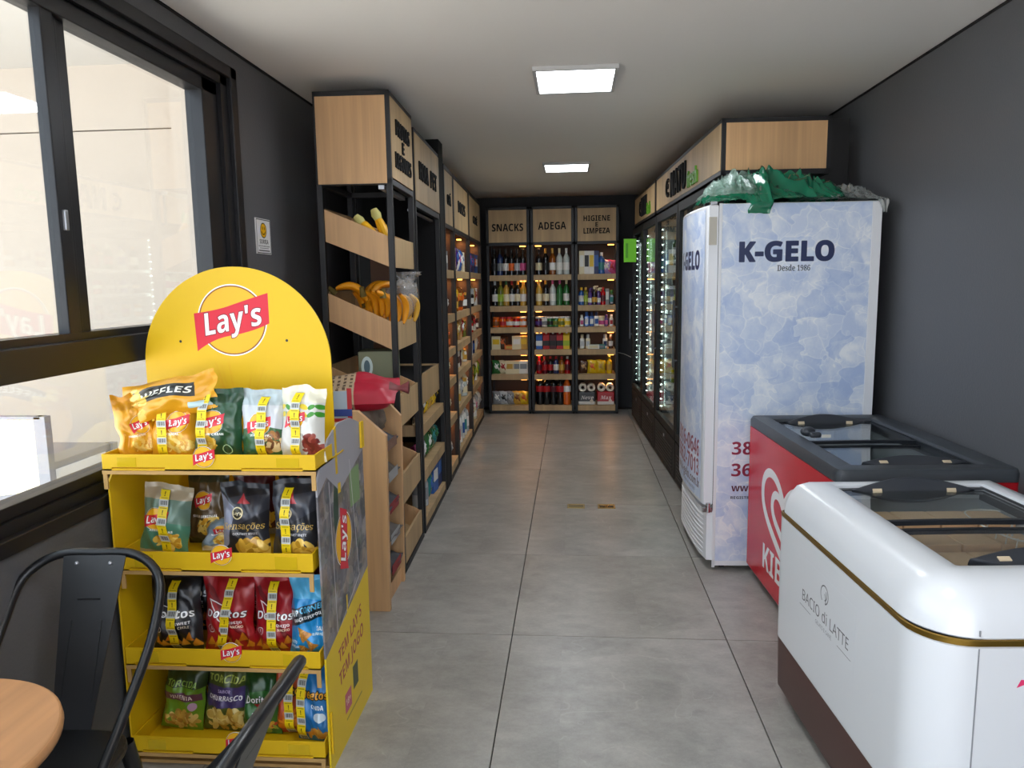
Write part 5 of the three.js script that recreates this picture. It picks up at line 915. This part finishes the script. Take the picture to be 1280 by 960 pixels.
{
  const d = 1.13, a = 0.047, zn = -3.872 + d * Math.cos(a), xn = 0.914 + d * Math.sin(a);
  const t = chest({ label: 'red ice cream chest freezer with dark grey rim and swirl heart emblem', x: xn, z: zn, turn: a, w: 0.66, d, rf: 0.02, rn: 0.02, body: P({ color: 0xb8121f, roughness: 0.28, clearcoat: 0.5 }), top: GREYP, liner: M(0x9aa0a4, 0.5), trim: M(0x25282d, 0.35, 0.3), handle: HANDLE });
  const tex = ctex(1024, 736, (c, w, h) => {
    c.fillStyle = '#c9182a'; c.fillRect(0, 0, w, h);
    c.strokeStyle = '#f3eeee'; c.lineCap = 'round';
    const heart = (s, lw) => { const X = 512, Y = 330; c.lineWidth = lw; c.beginPath(); c.moveTo(X + 20 * s, Y + 205 * s); c.bezierCurveTo(X - 120 * s, Y + 120 * s, X - 330 * s, Y + 60 * s, X - 300 * s, Y - 90 * s); c.bezierCurveTo(X - 270 * s, Y - 215 * s, X - 90 * s, Y - 215 * s, X - 5 * s, Y - 70 * s); c.bezierCurveTo(X + 90 * s, Y - 215 * s, X + 270 * s, Y - 215 * s, X + 300 * s, Y - 90 * s); c.bezierCurveTo(X + 320 * s, Y + 40 * s, X + 170 * s, Y + 100 * s, X + 60 * s, Y + 150 * s); c.stroke(); };
    heart(0.95, 42); heart(0.5, 38);
    txt(c, 'KIBON', 512, 590, 170, '#f5f0ef', { sx: 1.02 });
  });
  part(t, 'printed_panel', planar(b2(-0.003, -0.0005, 0.065, 0.798, -0.012, -d + 0.012), -d + 0.012, -0.012, 0.065, 0.798, 'z', 'y'), new THREE.MeshStandardMaterial({ map: tex, roughness: 0.25 }));
  parts(t, 'latch', [bx(0.05, 0.025, 0.03, 0.13, 0.86, -d * 0.52, 0.01), new THREE.SphereGeometry(0.028, 16, 10).scale(1.2, 0.8, 0.8).translate(0.11, 0.868, -d * 0.55)], HANDLE);
  part(t, 'price_tag', bx(0.04, 0.014, 0.002, 0.17, 0.858, -d * 0.5, 0), M(0xd8d4c8, 0.4));
}
{
  const d = 1.0, a = 0.062, zn = -2.69 + d * Math.cos(a), xn = 0.75 + d * Math.sin(a);
  const wm = P({ color: 0xdfe2e6, roughness: 0.28, clearcoat: 0.5, clearcoatRoughness: 0.15 });
  const t = chest({ label: 'cream white ice cream chest freezer with gold band and brown base', x: xn, z: zn, turn: a, w: 0.77, d, rf: 0.02, rn: 0.12, band: true, body: wm, top: wm, skirt: M(0x4a2a24, 0.4), bandMat: M(0x9a7a35, 0.28, 0.9), liner: M(0xa9abae, 0.5), trim: M(0x303237, 0.35, 0.3), handle: HANDLE });
  const z = (s) => -d + s;
  const ltex = ctex(1024, 512, (c, w, h) => {
    c.fillStyle = '#ffffff'; c.fillRect(0, 0, w, h); const k = '#4d4c54';
    txt(c, 'BACIO di LATTE', 512, 300, 118, k, { style: '', sx: 1.04 });
    c.strokeStyle = k; c.lineWidth = 9; c.beginPath(); c.arc(512, 130, 66, 2.2, 7.6); c.stroke(); c.beginPath(); c.moveTo(530, 196); c.quadraticCurveTo(552, 160, 516, 120); c.stroke(); c.beginPath(); c.arc(512, 130, 40, -0.9, 1.4); c.stroke();
    c.lineWidth = 4; c.beginPath(); c.moveTo(50, 392); c.lineTo(270, 392); c.moveTo(754, 392); c.lineTo(974, 392); c.stroke(); txt(c, 'GELATO E CAFFÈ', 512, 392, 40, '#7c7b84', { style: '' });
  });
  part(t, 'printed_emblem', planar(b2(-0.0005, -0.0002, 0.41, 0.63, z(0.2), z(0.64)), z(0.2), z(0.64), 0.41, 0.63, 'z', 'y'), P({ map: ltex, roughness: 0.28, clearcoat: 0.5, clearcoatRoughness: 0.15, color: 0xdfe2e6 }));
  parts(t, 'panel_joint', [b2(0.118, 0.121, 0.245, 0.696, -0.0006, 0.0012), b2(0.118, 0.121, 0.726, 0.74, -0.0006, 0.0012)], M(0x8d8f94, 0.5));
  part(t, 'pink_sticker', ext([[0, 0], [0.018, 0.008], [0.03, 0.003], [0.027, 0.018], [0.009, 0.02]], 0.001).translate(0.212, 0.6, -0.0005), M(0xe0346a, 0.4));
  // tubs inside
  const [cx, cz] = [xn, zn];
  const W2 = (x, y, zz) => [cx + x * Math.cos(a) + zz * Math.sin(a), y, cz - x * Math.sin(a) + zz * Math.cos(a)];
  const cartonM = M(0xd9a878, 0.7), cartonL = M(0xe6c098, 0.6), proto = new THREE.Group();
  proto.userData = {}; part(proto, 'carton_body', bx(0.112, 0.2, 0.1, 0, 0.1, 0, 0.003), cartonM); part(proto, 'lid_flap', [bx(0.114, 0.03, 0.102, 0, 0.186, 0, 0.003)], cartonL); part(proto, 'tape', bx(0.1145, 0.006, 0.1025, 0, 0.12, 0), M(0xd5a83c, 0.5));
  for (let i = 0; i < 4; i++) for (let j = 0; j < 5; j++) {
    const q = proto.clone(); q.name = numbered('ice_cream_carton'); q.position.set(...W2(0.215 + i * 0.118, 0.53 + (j === 4 ? 0.05 : 0.0) + (j === 3 ? 0.015 : 0), -0.235 - j * 0.12)); q.rotation.y = a; scene.add(q);
    tag(q, `tan ice cream carton, ${ORD[i]} from the aisle side, ${['front', 'second', 'middle', 'fourth', 'rear'][j]} row inside the white chest`, 'carton', 'ice cream cartons in the white chest');
  }
  const wb = thing('wire_basket', 'white wire basket hanging inside the white chest near the wall', 'basket', W2(0.58, 0.66, -0.62), a);
  const wr = []; for (const y of [0, 0.06, 0.12]) wr.push(tube([[-0.06, y, 0.14], [0.05, y, 0.14], [0.05, y, -0.14], [-0.06, y, -0.14]], 0.003, 30, 6, true)); for (let i = 0; i < 6; i++) wr.push(tube([[-0.055, 0.12, -0.12 + i * 0.048], [-0.06, 0, -0.12 + i * 0.048], [0.05, 0, -0.12 + i * 0.048]], 0.002, 8, 5)); part(wb, 'wire_cage', wr, M(0xe4e2dc, 0.4)); part(wb, 'hook', [tube([[-0.06, 0.12, 0.1], [-0.06, 0.16, 0.1], [-0.03, 0.16, 0.1]], 0.003, 10, 6)], M(0xe4e2dc, 0.4));
}
{
  const t = thing('ice_bag', 'pale bag of ice lying inside the red chest freezer', 'bag', [1.28, 0.56, -3.3], 0.4); t.rotation.x = -1.3; t.rotation.order = 'YXZ';
  part(t, 'bag_body', pillow(0.3, 0.4, 0.16, 8.1, 14, 16).translate(0, -0.2, 0), P({ color: 0xd3dade, roughness: 0.3, transmission: 0.2, thickness: 0 })); part(t, 'tied_neck', lathe([[0.03, 0], [0.014, 0.02], [0.03, 0.06]], 12).translate(0, 0.19, 0), M(0xd3dade, 0.4));
}
['flavour boxes'].forEach(() => { const cols = ['red', 'navy', 'brown', 'gold', 'pink', 'white']; cols.forEach((cn, i) => { const o = goods('flatbox', cn, 'white'); o.position.set(1.08 + (i % 3) * 0.16, 0.32 + 0.07 * 0, -3.72 + Math.floor(i / 3) * 0.14); tag(o, `${cn} ice cream box at the bottom of the red chest, ${i < 3 ? 'deep' : 'near'} row`, 'box', 'boxes in the red chest'); }); });

// ---------- floor sockets, outdoor bench ----------
[['dull closed brass floor socket cover set in the tile', 0.02, 0x8a7c5c], ['shiny open brass floor socket cover near the ice freezer', 0.23, 0xa88c50]].forEach(([lab, x, col], i) => {
  const t = thing('floor_socket', lab, 'floor socket', [x, 0, -5.03]);
  part(t, 'cover_frame', [b2(-0.06, 0.06, 0, 0.005, 0.035, 0.045, 0.001), b2(-0.06, 0.06, 0, 0.005, -0.045, -0.035, 0.001), b2(-0.06, -0.05, 0, 0.005, -0.035, 0.035, 0.001), b2(0.05, 0.06, 0, 0.005, -0.035, 0.035, 0.001)], M(0x9a8450, 0.3, 0.9));
  part(t, 'lid', b2(-0.05, 0.05, 0, i ? 0.003 : 0.0035, -0.035, 0.035), M(col, i ? 0.25 : 0.6, 0.8)); if (i) parts(t, 'lid_tab', [b2(-0.045, -0.01, 0.003, 0.006, -0.01, 0.01), b2(0.01, 0.045, 0.003, 0.006, -0.01, 0.01)], M(0x3a3220, 0.5));
});
{
  const t = thing('wicker_bench', 'grey framed outdoor bench with pale herringbone wicker side beyond the window', 'bench', [-3.42, -0.02, -4.5]);
  const fm = M(0x8d8f98, 0.4, 0.4), yb = 0.24, yt = 0.735;
  part(t, 'frame_post', [b2(-0.05, 0.03, 0, yt + 0.02, -0.03, 0.03, 0.004)], fm); part(t, 'frame_post', [b2(-1.13, -1.05, 0, yt + 0.02, -0.03, 0.03, 0.004)], fm);
  part(t, 'top_rail', b2(-1.1, 0.0, yt, yt + 0.02, -0.03, 0.03, 0.003), fm);
  part(t, 'lower_rail', ext([[-1.1, 0.06], [0, 0.2], [0, 0.265], [-1.1, 0.125]], 0.05, 0.003).translate(0, 0, -0.025), fm);
  const wk = ctex(256, 256, (c, w, h) => { c.fillStyle = '#efe6cf'; c.fillRect(0, 0, w, h); c.strokeStyle = '#d8c8a2'; c.lineWidth = 3; for (let k = 0; k < 4; k++) for (let y = -64; y < 320; y += 16) { c.beginPath(); const x = k * 64; if (k % 2) { c.moveTo(x, y); c.lineTo(x + 64, y + 48); } else { c.moveTo(x, y + 48); c.lineTo(x + 64, y); } c.stroke(); } }); wk.wrapS = wk.wrapT = THREE.RepeatWrapping; wk.repeat.set(2, 2);
  part(t, 'wicker_panel', muv(ext([[-1.06, 0.12], [-0.04, 0.255], [-0.04, yt], [-1.06, yt]], 0.03, 0.002).translate(0, 0, -0.015)), new THREE.MeshStandardMaterial({ map: wk, roughness: 0.8 }));
  part(t, 'seat', b2(-1.1, 0, 0.38, 0.43, -0.7, -0.03, 0.01), fm); for (const x of [-1.09, -0.01]) part(t, 'rear_post', b2(x - 0.03, x + 0.03, 0, 0.43, -0.72, -0.66), fm);
}

renderer.render(scene, camera);
